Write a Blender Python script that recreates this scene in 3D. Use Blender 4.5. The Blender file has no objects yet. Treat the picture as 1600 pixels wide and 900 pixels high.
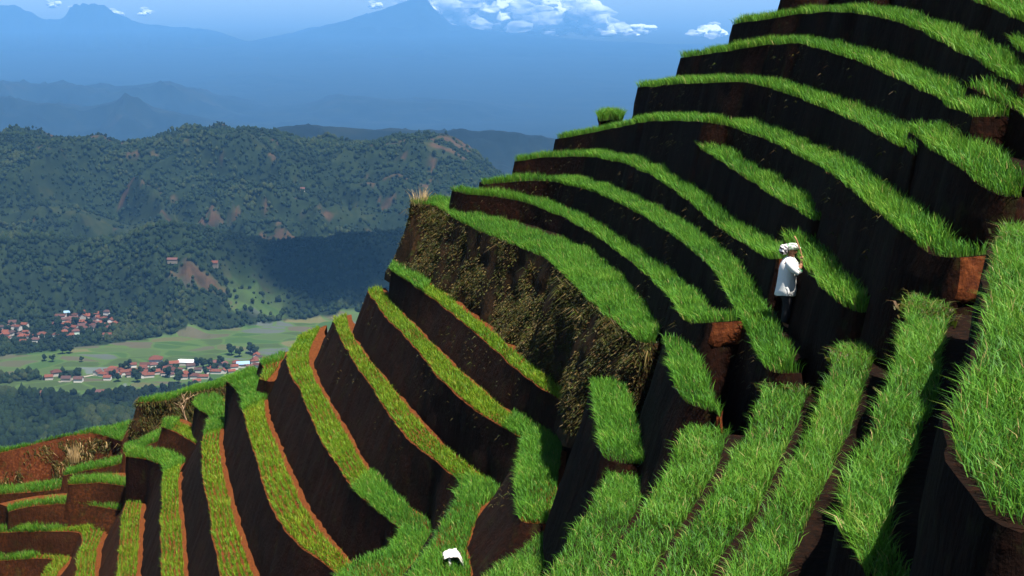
import bpy, bmesh, math, random
import numpy as np
from mathutils import Vector, Matrix

R = math.radians
SC = bpy.context.scene
COL = SC.collection
rng = np.random.default_rng(7)
random.seed(7)

# ------------------------------------------------------------------ camera, sky, sun, exposure
PITCH = math.atan(490 / 2222)
cam_d = bpy.data.cameras.new('camera')
cam_d.lens = 50.0
cam_d.sensor_width = 36.0
cam_d.clip_start = 0.1
cam_d.clip_end = 60000
cam = bpy.data.objects.new('camera', cam_d)
COL.objects.link(cam)
cam.location = (0, 0, 0)
cam.rotation_euler = (math.pi / 2 - PITCH, 0, 0)
SC.camera = cam

SUN_EL, SUN_AZ = 66.0, 138.0            # azimuth clockwise from +Y (north); 138 = right and behind the camera
sun_dir = Vector((math.sin(R(SUN_AZ)) * math.cos(R(SUN_EL)), math.cos(R(SUN_AZ)) * math.cos(R(SUN_EL)), math.sin(R(SUN_EL))))
world = bpy.data.worlds.new('World')
SC.world = world
world.use_nodes = True
wn, wl = world.node_tree.nodes, world.node_tree.links
wn.clear()
w_out = wn.new('ShaderNodeOutputWorld')
w_bg = wn.new('ShaderNodeBackground')
w_sky = wn.new('ShaderNodeTexSky')
w_sky.sky_type = 'NISHITA'
w_sky.sun_disc = False
w_sky.sun_elevation = R(SUN_EL)
w_sky.sun_rotation = R(SUN_AZ)
w_sky.altitude = 900
w_sky.air_density = 1.0
w_sky.dust_density = 0.6
w_sky.ozone_density = 2.0
w_bg.inputs['Strength'].default_value = 0.05
# the sky keeps its horizon colour a little below the horizon (the camera stands high above the plain)
w_tc = wn.new('ShaderNodeTexCoord')
w_sep = wn.new('ShaderNodeSeparateXYZ')
w_max = wn.new('ShaderNodeMath'); w_max.operation = 'MAXIMUM'; w_max.inputs[1].default_value = 0.02
w_com = wn.new('ShaderNodeCombineXYZ')
wl.new(w_tc.outputs['Generated'], w_sep.inputs[0])
wl.new(w_sep.outputs['X'], w_com.inputs['X']); wl.new(w_sep.outputs['Y'], w_com.inputs['Y'])
wl.new(w_sep.outputs['Z'], w_max.inputs[0]); wl.new(w_max.outputs[0], w_com.inputs['Z'])
wl.new(w_com.outputs[0], w_sky.inputs[0])
# haze along the horizon put into the sky colour: a ramp dims it downwards
w_rmp = wn.new('ShaderNodeMapRange')
w_rmp.interpolation_type = 'SMOOTHSTEP'
w_rmp.inputs['From Min'].default_value = -0.048
w_rmp.inputs['From Max'].default_value = -0.008
w_rmp.inputs['To Min'].default_value = 0.12
w_rmp.inputs['To Max'].default_value = 1.0
w_mul = wn.new('ShaderNodeMix')
w_mul.data_type = 'RGBA'
w_mul.blend_type = 'MULTIPLY'
w_mul.inputs[0].default_value = 1.0
wl.new(w_sep.outputs['Z'], w_rmp.inputs['Value'])
wl.new(w_sky.outputs[0], w_mul.inputs[6])
wl.new(w_rmp.outputs[0], w_mul.inputs[7])
wl.new(w_mul.outputs[2], w_bg.inputs['Color'])
wl.new(w_bg.outputs[0], w_out.inputs['Surface'])

sun_l = bpy.data.lights.new('sun', 'SUN')
sun_l.energy = 5.0
sun_l.angle = R(0.5)
sun_l.color = (1.0, 0.95, 0.86)
sun_o = bpy.data.objects.new('sun', sun_l)
COL.objects.link(sun_o)
sun_o.rotation_euler = (-sun_dir).to_track_quat('-Z', 'Y').to_euler()
sun_o.location = (30, 0, 60)

SC.render.engine = 'CYCLES'
SC.view_settings.view_transform = 'Standard'
SC.view_settings.look = 'None'
SC.view_settings.exposure = 1.25
SC.view_settings.gamma = 1.0
SC.view_settings.use_curve_mapping = False
SC.cycles.max_bounces = 6
SC.cycles.diffuse_bounces = 3
SC.cycles.transmission_bounces = 4
SC.cycles.transparent_max_bounces = 8
SC.cycles.volume_bounces = 2
SC.cycles.use_denoising = True
try:
    SC.cycles.denoiser = 'OPENIMAGEDENOISE'
except Exception:
    pass
SC.cycles.sample_clamp_indirect = 6

# ------------------------------------------------------------------ helpers
_cp, _sp = math.cos(PITCH), math.sin(PITCH)


def rays(px):
    """direction of the sight lines through pixels of the 1600x900 photograph"""
    p = np.asarray(px, float)
    a, u = p[..., 0] - 800, -(p[..., 1] - 450)
    return np.stack([a, 2222 * _cp + u * _sp, -2222 * _sp + u * _cp], -1)


_perm = np.random.default_rng(3).permutation(512)
_grad = np.random.default_rng(4).random(1024) * 2 - 1


def vnoise(x, y, z=0.0):
    """smooth value noise in -1..1"""
    x, y, z = np.broadcast_arrays(np.asarray(x, float), np.asarray(y, float), np.asarray(z, float))
    xi, yi, zi = np.floor(x).astype(int), np.floor(y).astype(int), np.floor(z).astype(int)
    fx, fy, fz = x - xi, y - yi, z - zi
    fx, fy, fz = [t * t * t * (t * (t * 6 - 15) + 10) for t in (fx, fy, fz)]

    def h(a, b, c):
        return _grad[(_perm[(_perm[(_perm[a & 511] + b) & 511] + c) & 511]) & 1023]
    r = 0
    for dx in (0, 1):
        for dy in (0, 1):
            for dz in (0, 1):
                w = (fx if dx else 1 - fx) * (fy if dy else 1 - fy) * (fz if dz else 1 - fz)
                r = r + w * h(xi + dx, yi + dy, zi + dz)
    return r


def fbm(x, y, z=0.0, o=4, g=0.5):
    r, a, n = 0, 1, 0
    for k in range(o):
        r = r + a * vnoise(np.asarray(x) * 2 ** k + 17.3 * k, np.asarray(y) * 2 ** k - 9.1 * k, np.asarray(z) * 2 ** k)
        n += a
        a *= g
    return r / n


def smooth(a, b, x):
    t = np.clip((x - a) / (b - a), 0, 1)
    return t * t * (3 - 2 * t)


def mesh_np(name, verts, faces, mat=None, parent=None, attrs=None, shade=True, n=4):
    """one mesh object from numpy arrays; faces (m,n) or a list of such arrays"""
    me = bpy.data.meshes.new(name)
    fl = faces if isinstance(faces, list) else [faces]
    fl = [np.asarray(f) for f in fl if len(f)]
    verts = np.asarray(verts, np.float32)
    me.vertices.add(len(verts))
    me.vertices.foreach_set('co', verts.ravel())
    loops = np.concatenate([f.ravel() for f in fl]).astype(np.int32)
    tot = np.concatenate([np.full(len(f), f.shape[1]) for f in fl]).astype(np.int32)
    start = np.r_[0, np.cumsum(tot)[:-1]].astype(np.int32)
    me.loops.add(len(loops))
    me.loops.foreach_set('vertex_index', loops)
    me.polygons.add(len(tot))
    me.polygons.foreach_set('loop_start', start)
    try:
        me.polygons.foreach_set('loop_total', tot)
    except Exception:
        pass
    if shade:
        me.polygons.foreach_set('use_smooth', np.ones(len(tot), bool))
    me.update(calc_edges=True)
    for k, v in (attrs or {}).items():
        v = np.asarray(v, np.float32)
        at = me.attributes.new(k, 'FLOAT' if v.ndim == 1 else 'FLOAT_VECTOR', 'POINT')
        at.data.foreach_set('value' if v.ndim == 1 else 'vector', v.ravel())
    o = bpy.data.objects.new(name, me)
    COL.objects.link(o)
    if mat:
        me.materials.append(mat)
    if parent:
        o.parent = parent
    return o


def tag(o, label=None, cat=None, group=None, kind=None):
    if label:
        o['label'] = label
    if cat:
        o['category'] = cat
    if group:
        o['group'] = group
    if kind:
        o['kind'] = kind
    return o


def empty(name, loc=(0, 0, 0), rz=0.0):
    e = bpy.data.objects.new(name, None)
    e.location = loc
    e.rotation_euler = (0, 0, rz)
    e.empty_display_size = 0.3
    COL.objects.link(e)
    return e


def grid_faces(nr, nc, wrap=False):
    i, j = np.meshgrid(np.arange(nr - 1), np.arange(nc if wrap else nc - 1), indexing='ij')
    a = i * nc + j
    b = i * nc + (j + 1) % nc
    return np.stack([a, b, b + nc, a + nc], -1).reshape(-1, 4)


# ------------------------------------------------------------------ materials
class NT:
    def __init__(s, name):
        s.m = bpy.data.materials.new(name)
        s.m.use_nodes = True
        s.t = s.m.node_tree
        s.t.nodes.clear()
        s.out = s.n('ShaderNodeOutputMaterial')

    def n(s, typ, ins=None, **kw):
        nd = s.t.nodes.new(typ)
        for k, v in kw.items():
            setattr(nd, k, v)
        for k, v in (ins or {}).items():
            sock = nd.inputs[k]
            if hasattr(v, 'links') and hasattr(v, 'node'):
                s.t.links.new(v, sock)
            else:
                sock.default_value = v
        return nd

    def ramp(s, fac, stops, interp='LINEAR'):
        nd = s.n('ShaderNodeValToRGB', {'Fac': fac})
        cr = nd.color_ramp
        cr.interpolation = interp
        while len(cr.elements) < len(stops):
            cr.elements.new(0.5)
        for e, (p, c) in zip(cr.elements, stops):
            e.position = p
            e.color = (*c, 1) if len(c) == 3 else c
        return nd.outputs['Color']

    def noise(s, vec, scale, detail=4, rough=0.55, w=0.0):
        return s.n('ShaderNodeTexNoise', {'Vector': vec, 'Scale': scale, 'Detail': detail, 'Roughness': rough}).outputs['Fac']

    def mix(s, fac, a, b, blend='MIX'):
        nd = s.n('ShaderNodeMix', data_type='RGBA', blend_type=blend)
        for sock, v in ((nd.inputs[0], fac), (nd.inputs[6], a), (nd.inputs[7], b)):
            if hasattr(v, 'links') and hasattr(v, 'node'):
                s.t.links.new(v, sock)
            elif isinstance(v, tuple) and len(v) == 3:
                sock.default_value = (*v, 1)
            else:
                sock.default_value = v
        return nd.outputs[2]

    def math(s, op, a, b=0.0):
        nd = s.n('ShaderNodeMath', operation=op)
        for sock, v in ((nd.inputs[0], a), (nd.inputs[1], b)):
            if hasattr(v, 'links') and hasattr(v, 'node'):
                s.t.links.new(v, sock)
            else:
                sock.default_value = v
        return nd.outputs[0]

    def attr(s, name):
        return s.n('ShaderNodeAttribute', attribute_name=name).outputs['Fac']

    def pos(s):
        return s.n('ShaderNodeNewGeometry').outputs['Position']

    def mapping(s, vec, scale, rot=(0, 0, 0)):
        return s.n('ShaderNodeMapping', {'Vector': vec, 'Scale': scale, 'Rotation': rot}).outputs[0]

    def principled(s, color, rough=0.9, bump=None, bstr=0.5, bdist=0.02, spec=0.2, **ins):
        p = s.n('ShaderNodeBsdfPrincipled', {'Roughness': rough, 'Specular IOR Level': spec})
        if hasattr(color, 'links') and hasattr(color, 'node'):
            s.t.links.new(color, p.inputs['Base Color'])
        else:
            p.inputs['Base Color'].default_value = (*color, 1)
        if bump is not None:
            b = s.n('ShaderNodeBump', {'Height': bump, 'Strength': bstr, 'Distance': bdist})
            s.t.links.new(b.outputs[0], p.inputs['Normal'])
        for k, v in ins.items():
            p.inputs[k].default_value = v
        return p.outputs[0]

    def done(s, sh):
        s.t.links.new(sh, s.out.inputs['Surface'])
        return s.m


def simple(name, col, rough=0.85, var=0.25, scale=6.0):
    t = NT(name)
    nz = t.noise(t.pos(), scale, 4)
    c = t.mix(t.math('MULTIPLY', nz, 1.0), tuple(x * (1 - var) for x in col), tuple(min(1, x * (1 + var)) for x in col))
    return t.done(t.principled(c, rough, bump=nz, bstr=0.2, bdist=0.01))


def mat_bank(name, c0, c1, c2, moss=0.25):
    """cut earth wall with vertical hoe marks"""
    t = NT(name)
    p = t.pos()
    groove = t.noise(t.mapping(p, (1, 1, 0.12)), 11.0, 5, 0.65)
    clod = t.noise(p, 9.0, 6, 0.62)
    big = t.noise(p, 0.7, 3, 0.5)
    c = t.ramp(clod, [(0.30, c0), (0.52, c1), (0.72, c2)])
    c = t.mix(t.ramp(groove, [(0.35, (0, 0, 0)), (0.62, (1, 1, 1))]), t.mix(0.5, c, c0), c)
    mo = t.ramp(t.noise(p, 3.1, 5, 0.6), [(0.56, (0, 0, 0)), (0.66, (1, 1, 1))])
    c = t.mix(t.math('MULTIPLY', mo, moss), c, (0.03, 0.04, 0.008))
    c = t.mix(t.ramp(big, [(0.38, (0, 0, 0)), (0.62, (1, 1, 1))]), c, t.mix(0.55, c, c0))
    h = t.math('ADD', t.math('MULTIPLY', groove, 0.7), t.math('MULTIPLY', clod, 0.6))
    return t.done(t.principled(c, 0.95, bump=h, bstr=0.9, bdist=0.06, spec=0.1))


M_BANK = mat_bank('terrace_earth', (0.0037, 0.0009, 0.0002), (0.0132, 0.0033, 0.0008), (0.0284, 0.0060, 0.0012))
M_BANK_NEAR = mat_bank('shaded_terrace_earth', (0.0019, 0.0004, 0.0001), (0.0066, 0.0016, 0.0004), (0.0142, 0.0030, 0.0006))  # same earth darkened: shade on the near walls put into the colour
M_BANK_FAR = mat_bank('sunlit_terrace_earth', (0.0112, 0.0034, 0.0011), (0.0393, 0.0116, 0.0030), (0.0843, 0.0214, 0.0044))  # same earth brightened: grazing sun on these walls put into the colour
_t = NT('hillside_earth')
_p = _t.pos()
_n = _t.noise(_p, 6.0, 6, 0.65)
_g = _t.ramp(_t.noise(_p, 2.2, 6, 0.7), [(0.30, (0.012, 0.03, 0.006)), (0.55, (0.035, 0.075, 0.012)), (0.75, (0.09, 0.10, 0.03))])
_e = _t.ramp(_n, [(0.3, (0.008, 0.003, 0.001)), (0.55, (0.026, 0.009, 0.003)), (0.75, (0.05, 0.016, 0.005))])
M_HILL = _t.done(_t.principled(_t.mix(_t.attr('green'), _e, _g), 0.95, bump=_n, bstr=0.9, bdist=0.08, spec=0.1))
M_ERODED = mat_bank('eroded_red_earth', (0.0258, 0.0069, 0.0026), (0.0860, 0.0224, 0.0069), (0.1634, 0.0559, 0.0189), 0.35)
M_RED = mat_bank('bare_red_soil', (0.0430, 0.0112, 0.0043), (0.1290, 0.0344, 0.0095), (0.2150, 0.0645, 0.0189), 0.1)
M_ROUGH = mat_bank('rough_bank_earth', (0.0052, 0.0034, 0.0013), (0.0258, 0.0129, 0.0043), (0.0602, 0.0258, 0.0077), 0.7)

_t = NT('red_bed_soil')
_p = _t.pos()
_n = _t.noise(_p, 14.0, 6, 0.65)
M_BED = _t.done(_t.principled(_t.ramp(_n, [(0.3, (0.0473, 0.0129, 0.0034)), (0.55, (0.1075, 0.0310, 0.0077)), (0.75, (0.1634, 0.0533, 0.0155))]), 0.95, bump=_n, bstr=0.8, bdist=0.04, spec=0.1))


_t = NT('shaded_bed_soil')
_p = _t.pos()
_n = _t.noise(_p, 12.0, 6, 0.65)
M_BEDSHADE = _t.done(_t.principled(_t.ramp(_n, [(0.35, (0.0030, 0.0013, 0.0005)), (0.58, (0.0100, 0.0035, 0.0013)), (0.75, (0.0300, 0.0088, 0.0025))]), 0.95, bump=_n, bstr=0.8, bdist=0.04, spec=0.1))  # darker copy of the bed soil: wall shadow in the gaps painted in


def mat_grass(name, stops, trans=0.27):
    t = NT(name)
    ti = t.attr('tint')
    hg = t.attr('along')
    c = t.ramp(ti, stops)
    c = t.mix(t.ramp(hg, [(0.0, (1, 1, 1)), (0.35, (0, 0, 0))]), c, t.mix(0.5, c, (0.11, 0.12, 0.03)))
    d = t.principled(c, 0.55, spec=0.25)
    tr = t.n('ShaderNodeBsdfTranslucent', {'Color': t.mix(0.25, c, (0.25, 0.42, 0.02))}).outputs[0]
    mx = t.n('ShaderNodeMixShader', {0: trans, 1: d, 2: tr})
    return t.done(mx.outputs[0])


M_CROP = mat_grass('crop_leaf', [(0.0, (0.0289, 0.1077, 0.0135)), (0.35, (0.0619, 0.1990, 0.0181)), (0.65, (0.0989, 0.2654, 0.0203)), (0.92, (0.1648, 0.2984, 0.0338)), (0.97, (0.2965, 0.2488, 0.0788)), (1.0, (0.4119, 0.2984, 0.1350))])
M_YOUNG = mat_grass('young_crop_leaf', [(0.0, (0.0534, 0.1451, 0.0089)), (0.35, (0.1069, 0.2215, 0.0101)), (0.65, (0.1603, 0.2749, 0.0114)), (0.90, (0.2291, 0.2902, 0.0159)), (0.96, (0.3208, 0.2368, 0.0382)), (1.0, (0.3818, 0.2597, 0.0764))])
M_WEED = mat_grass('weed_leaf', [(0.0, (0.010, 0.016, 0.004)), (0.3, (0.026, 0.032, 0.006)), (0.55, (0.055, 0.042, 0.009)), (0.75, (0.075, 0.035, 0.010)), (0.9, (0.06, 0.09, 0.012)), (1.0, (0.16, 0.11, 0.04))], 0.2)
M_DRY = mat_grass('dry_stalk', [(0.0, (0.28, 0.17, 0.06)), (0.5, (0.42, 0.28, 0.12)), (1.0, (0.55, 0.40, 0.22))], 0.2)

TERR = {
 'U7': ([(-0.874,44.804,-6.55),(0,45.078,-6.467),(1.204,44.266,-6.35),(2.068,41.419,-6.15),(2.629,38.556,-5.99),(3.168,34.759,-5.8),(3.454,31.502,-5.65),(3.71,28.924,-5.564),(3.812,26.768,-5.5),(3.809,25.21,-5.5),(3.755,23.197,-5.5),(3.704,21.878,-5.5),(3.627,20.508,-5.5),(3.606,19.457,-5.5),(3.812,19.194,-5.5),(4.093,19.391,-5.5)],
   [(-1.024,45.281,-6.55),(0.089,45.57,-6.467),(1.613,44.554,-6.35),(2.553,41.543,-6.15),(3.122,38.639,-5.99),(3.664,34.817,-5.8),(3.952,31.549,-5.65),(4.209,28.961,-5.564),(4.312,26.78,-5.5),(4.309,25.203,-5.5),(4.255,23.181,-5.5),(4.203,21.854,-5.5),(4.127,20.491,-5.5),(4.086,19.599,-5.5),(3.887,19.688,-5.5),(3.806,19.8,-5.5)],
   [0.2, 0.2, 0.2, 0.2, 0.2, 0.2, 0.2, 0.2, 0.2, 0.2, 0.2, 0.2, 0.2, 0.2, 0.2, 0.2], 1.0, []),
 'U8': ([(-1.964,45.524,-6.843),(-1.422,44.706,-6.843),(-0.402,44.176,-6.843),(0.591,43.301,-6.926),(1.494,40.964,-6.93),(2.22,37.348,-6.837),(2.747,33.263,-6.632),(2.987,29.486,-6.363),(3.056,26.475,-6.089),(2.977,24.267,-5.869),(3.002,23.132,-5.716),(3.174,22.243,-5.464)],
   [(-1.547,45.8,-6.843),(-1.088,45.078,-6.843),(-0.113,44.585,-6.843),(1.006,43.58,-6.926),(1.974,41.104,-6.93),(2.713,37.43,-6.837),(3.245,33.311,-6.632),(3.486,29.508,-6.363),(3.556,26.473,-6.089),(3.477,24.264,-5.869),(3.499,23.184,-5.716),(3.665,22.338,-5.464)],
   [0.2, 0.2, 0.2, 0.2, 0.2, 0.2, 0.2, 0.2, 0.2, 0.2, 0.2, 0.2], 1.0, []),
 'U9': ([(-3.435,47.789,-7.6),(-2.568,47.024,-7.565),(-1.703,43.926,-7.532),(-0.955,41.817,-7.5),(0,39.263,-7.425),(0.851,37.126,-7.35),(1.265,34.391,-7.26),(1.615,31.832,-7.17),(1.915,29.565,-7.08),(2.204,27.964,-6.99),(2.493,26.15,-6.9),(2.812,26.294,-6.9)],
   [(-2.541,48.801,-7.6),(-1.706,47.527,-7.565),(-0.843,44.201,-7.532),(0.3,42.274,-7.5),(1.261,39.745,-7.425),(2.155,37.475,-7.35),(2.601,34.587,-7.26),(2.873,32.002,-7.17),(2.967,29.728,-7.08),(2.979,28.1,-6.99),(2.833,26.534,-6.9),(2.647,26.659,-6.9)],
   [0.81, 1.3, 0.83, 0.79, 0.92, 1.09, 0.65, 0.24, 0.81, 0.81, 0.81, 0.81], 2.33, []),
 'U6': ([(0.062,45.71,-5.912),(0.384,45.555,-5.85),(0.704,45.377,-5.786),(1.021,45.179,-5.72),(1.48,44.669,-5.642),(1.919,43.953,-5.538),(2.34,43.166,-5.426),(2.589,41.931,-5.334),(2.833,40.878,-5.262),(3.069,39.935,-5.201),(3.225,38.887,-5.153),(3.377,37.946,-5.115),(3.53,37.121,-5.088),(3.649,36.057,-5.079),(3.769,35.117,-5.08),(3.885,34.236,-5.083),(3.948,33.426,-5.091),(4.012,32.683,-5.102),(4.074,31.983,-5.116),(4.136,31.318,-5.13),(4.196,30.688,-5.144),(4.255,30.091,-5.16),(4.311,29.511,-5.174),(4.358,28.907,-5.18),(4.389,28.232,-5.168),(4.427,27.647,-5.138),(4.451,27.011,-5.095),(4.463,26.333,-5.041),(4.465,25.637,-4.976),(4.457,24.924,-4.903),(4.446,24.227,-4.83),(4.432,23.892,-4.764),(4.423,23.59,-4.703),(4.416,23.305,-4.647)],
   [(0.279,46.16,-5.912),(0.615,45.998,-5.85),(0.959,45.807,-5.786),(1.346,45.559,-5.72),(1.88,44.968,-5.642),(2.353,44.201,-5.538),(2.811,43.333,-5.426),(3.078,42.039,-5.334),(3.319,40.994,-5.262),(3.56,40.032,-5.201),(3.719,38.964,-5.153),(3.87,38.03,-5.115),(4.024,37.194,-5.088),(4.145,36.116,-5.079),(4.265,35.18,-5.08),(4.382,34.288,-5.083),(4.446,33.467,-5.091),(4.51,32.726,-5.102),(4.572,32.028,-5.116),(4.633,31.365,-5.13),(4.693,30.737,-5.144),(4.752,30.139,-5.16),(4.809,29.554,-5.174),(4.857,28.938,-5.18),(4.888,28.259,-5.168),(4.926,27.673,-5.138),(4.951,27.024,-5.095),(4.963,26.338,-5.041),(4.965,25.635,-4.976),(4.957,24.917,-4.903),(4.946,24.214,-4.83),(4.932,23.874,-4.764),(4.923,23.576,-4.703),(4.916,23.293,-4.647)],
   [0.2, 0.2, 0.2, 0.2, 0.2, 0.2, 0.2, 0.2, 0.2, 0.2, 0.2, 0.2, 0.2, 0.2, 0.2, 0.2, 0.2, 0.2, 0.2, 0.2, 0.2, 0.2, 0.2, 0.2, 0.2, 0.2, 0.2, 0.2, 0.2, 0.2, 0.2, 0.2, 0.2, 0.2], 1.0, []),
 'U6b': ([(4.677,24.111,-4.47),(4.665,23.645,-4.468),(4.653,23.19,-4.465),(4.646,22.771,-4.466),(4.62,22.286,-4.475),(4.597,21.831,-4.486),(4.564,21.346,-4.486),(4.547,20.871,-4.475),(4.528,20.407,-4.462),(4.517,19.991,-4.456),(4.531,19.639,-4.455),(4.547,19.303,-4.455),(4.562,18.978,-4.455),(4.602,18.838,-4.455),(4.642,18.7,-4.455),(4.682,18.565,-4.455),(4.763,18.626,-4.455),(4.844,18.688,-4.455),(4.926,18.75,-4.455)],
   [(5.176,24.099,-4.47),(5.165,23.632,-4.468),(5.153,23.179,-4.465),(5.146,22.753,-4.466),(5.119,22.26,-4.475),(5.096,21.802,-4.486),(5.064,21.32,-4.486),(5.047,20.852,-4.475),(5.028,20.391,-4.462),(5.017,19.994,-4.456),(5.031,19.66,-4.455),(5.046,19.327,-4.455),(5.056,19.055,-4.455),(5.083,18.976,-4.455),(5.12,18.847,-4.455),(4.876,19.025,-4.455),(4.467,19.029,-4.455),(4.541,19.086,-4.455),(4.623,19.148,-4.455)],
   [0.2, 0.2, 0.2, 0.2, 0.2, 0.2, 0.2, 0.2, 0.2, 0.2, 0.2, 0.2, 0.2, 0.2, 0.2, 0.2, 0.2, 0.2, 0.2], 1.0, []),
 'U5': ([(4.463,34.745,-4.006),(4.499,34.409,-4.045),(4.532,34.053,-4.08),(4.557,33.654,-4.109),(4.621,33.011,-4.13),(4.68,32.362,-4.146),(4.736,31.737,-4.162),(4.811,30.963,-4.178),(4.883,30.224,-4.193),(4.95,29.512,-4.207),(4.988,28.936,-4.217),(5.019,28.353,-4.223),(5.039,27.736,-4.22),(5.077,27.024,-4.203),(5.097,26.262,-4.173),(5.109,25.509,-4.139),(5.094,24.85,-4.108),(5.081,24.235,-4.081),(5.076,23.677,-4.06),(5.16,23.616,-4.05),(5.254,23.604,-4.048),(5.351,23.604,-4.048)],
   [(4.96,34.799,-4.006),(4.997,34.459,-4.045),(5.03,34.091,-4.08),(5.055,33.695,-4.109),(5.119,33.058,-4.13),(5.178,32.407,-4.146),(5.234,31.783,-4.162),(5.309,31.011,-4.178),(5.38,30.272,-4.193),(5.448,29.552,-4.207),(5.487,28.966,-4.217),(5.519,28.375,-4.223),(5.539,27.757,-4.22),(5.577,27.044,-4.203),(5.597,26.273,-4.173),(5.609,25.507,-4.139),(5.594,24.84,-4.108),(5.581,24.23,-4.081),(5.538,23.866,-4.06),(5.351,24.078,-4.05),(5.29,24.102,-4.048),(5.351,24.104,-4.048)],
   [0.2, 0.2, 0.2, 0.2, 0.2, 0.2, 0.2, 0.2, 0.2, 0.2, 0.2, 0.2, 0.2, 0.2, 0.2, 0.2, 0.2, 0.2, 0.2, 0.2, 0.2, 0.2], 1.0, []),
 'U4': ([(1.4,45.689,-5.186),(1.611,45.461,-5.126),(1.818,45.189,-5.061),(2.016,44.77,-4.98),(2.334,44.437,-4.877),(2.634,43.906,-4.753),(2.913,43.173,-4.608),(3.169,42.288,-4.444),(3.404,41.306,-4.273),(3.626,40.346,-4.107),(3.857,39.017,-3.949),(4.071,37.758,-3.799),(4.285,36.689,-3.669),(4.368,35.577,-3.569),(4.466,34.681,-3.489),(4.592,34.072,-3.438),(4.757,33.781,-3.449),(4.982,33.926,-3.505),(5.172,33.833,-3.535),(5.258,33.084,-3.527),(5.329,32.298,-3.511),(5.409,31.615,-3.503),(5.48,30.664,-3.503),(5.554,29.8,-3.508),(5.62,28.967,-3.51),(5.647,28.43,-3.509),(5.67,27.899,-3.507),(5.691,27.378,-3.504),(5.687,26.763,-3.482),(5.599,25.789,-3.41),(5.464,24.643,-3.31),(5.332,23.742,-3.254),(5.293,23.272,-3.253),(5.276,22.913,-3.266),(5.258,22.346,-3.27),(5.232,21.767,-3.269),(5.207,21.221,-3.268),(5.182,20.715,-3.272),(5.166,20.267,-3.282),(5.148,19.825,-3.29),(5.113,19.338,-3.274),(5.034,18.701,-3.23),(4.969,18.138,-3.194),(4.943,17.732,-3.205),(4.972,17.53,-3.25),(5.008,17.359,-3.299),(5.044,17.291,-3.34),(5.066,17.174,-3.371),(5.058,16.961,-3.382),(5.148,16.89,-3.365),(5.208,16.727,-3.33),(5.26,16.544,-3.291)],
   [(1.766,46.029,-5.186),(1.994,45.782,-5.126),(2.245,45.449,-5.061),(2.428,45.053,-4.98),(2.738,44.731,-4.877),(3.087,44.119,-4.753),(3.387,43.331,-4.608),(3.653,42.416,-4.444),(3.891,41.42,-4.273),(4.116,40.445,-4.107),(4.349,39.102,-3.949),(4.563,37.849,-3.799),(4.78,36.756,-3.669),(4.866,35.624,-3.569),(4.96,34.759,-3.489),(5.06,34.248,-3.438),(4.9,34.26,-3.449),(4.96,34.426,-3.505),(5.599,34.093,-3.535),(5.755,33.138,-3.527),(5.827,32.349,-3.511),(5.907,31.662,-3.503),(5.979,30.704,-3.503),(6.052,29.841,-3.508),(6.119,29,-3.51),(6.147,28.453,-3.509),(6.17,27.919,-3.507),(6.191,27.385,-3.504),(6.186,26.738,-3.482),(6.096,25.738,-3.41),(5.96,24.578,-3.31),(5.828,23.684,-3.254),(5.791,23.239,-3.253),(5.776,22.893,-3.266),(5.758,22.327,-3.27),(5.731,21.745,-3.269),(5.707,21.197,-3.268),(5.681,20.694,-3.272),(5.666,20.248,-3.282),(5.647,19.797,-3.29),(5.611,19.289,-3.274),(5.53,18.641,-3.23),(5.467,18.094,-3.194),(5.443,17.748,-3.205),(5.465,17.616,-3.25),(5.48,17.522,-3.299),(5.518,17.45,-3.34),(5.564,17.212,-3.371),(5.52,17.152,-3.382),(5.56,17.174,-3.365),(5.683,16.884,-3.33),(5.741,16.679,-3.291)],
   [0.2, 0.2, 0.2, 0.2, 0.2, 0.2, 0.2, 0.2, 0.2, 0.2, 0.2, 0.2, 0.2, 0.2, 0.2, 0.2, 0.2, 0.2, 0.2, 0.2, 0.2, 0.2, 0.2, 0.2, 0.2, 0.2, 0.2, 0.2, 0.2, 0.2, 0.2, 0.2, 0.2, 0.2, 0.2, 0.2, 0.2, 0.2, 0.2, 0.2, 0.2, 0.2, 0.2, 0.2, 0.2, 0.2, 0.2, 0.2, 0.2, 0.2, 0.2, 0.2], 1.0, []),
 'U3': ([(3.719,42.668,-3.296),(3.882,42.023,-3.234),(4.031,41.314,-3.167),(4.148,40.358,-3.082),(4.446,39.28,-2.971),(4.697,38.002,-2.846),(4.927,36.768,-2.726),(5.083,35.561,-2.626),(5.287,34.816,-2.561),(5.569,34.64,-2.538),(5.685,34.09,-2.543),(5.809,33.62,-2.553),(5.923,33.127,-2.559),(5.99,32.146,-2.569),(6.066,31.283,-2.584),(6.144,30.494,-2.6),(6.202,29.661,-2.617),(6.255,28.865,-2.633),(6.297,28.074,-2.644),(6.308,27.378,-2.648),(6.287,26.579,-2.638),(6.229,25.672,-2.614),(6.11,24.708,-2.582),(6.006,23.84,-2.556),(5.938,23.142,-2.543),(5.906,22.649,-2.543),(5.886,22.217,-2.548),(5.866,21.794,-2.552),(5.848,21.345,-2.554),(5.828,20.907,-2.556),(5.809,20.482,-2.556)],
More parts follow.
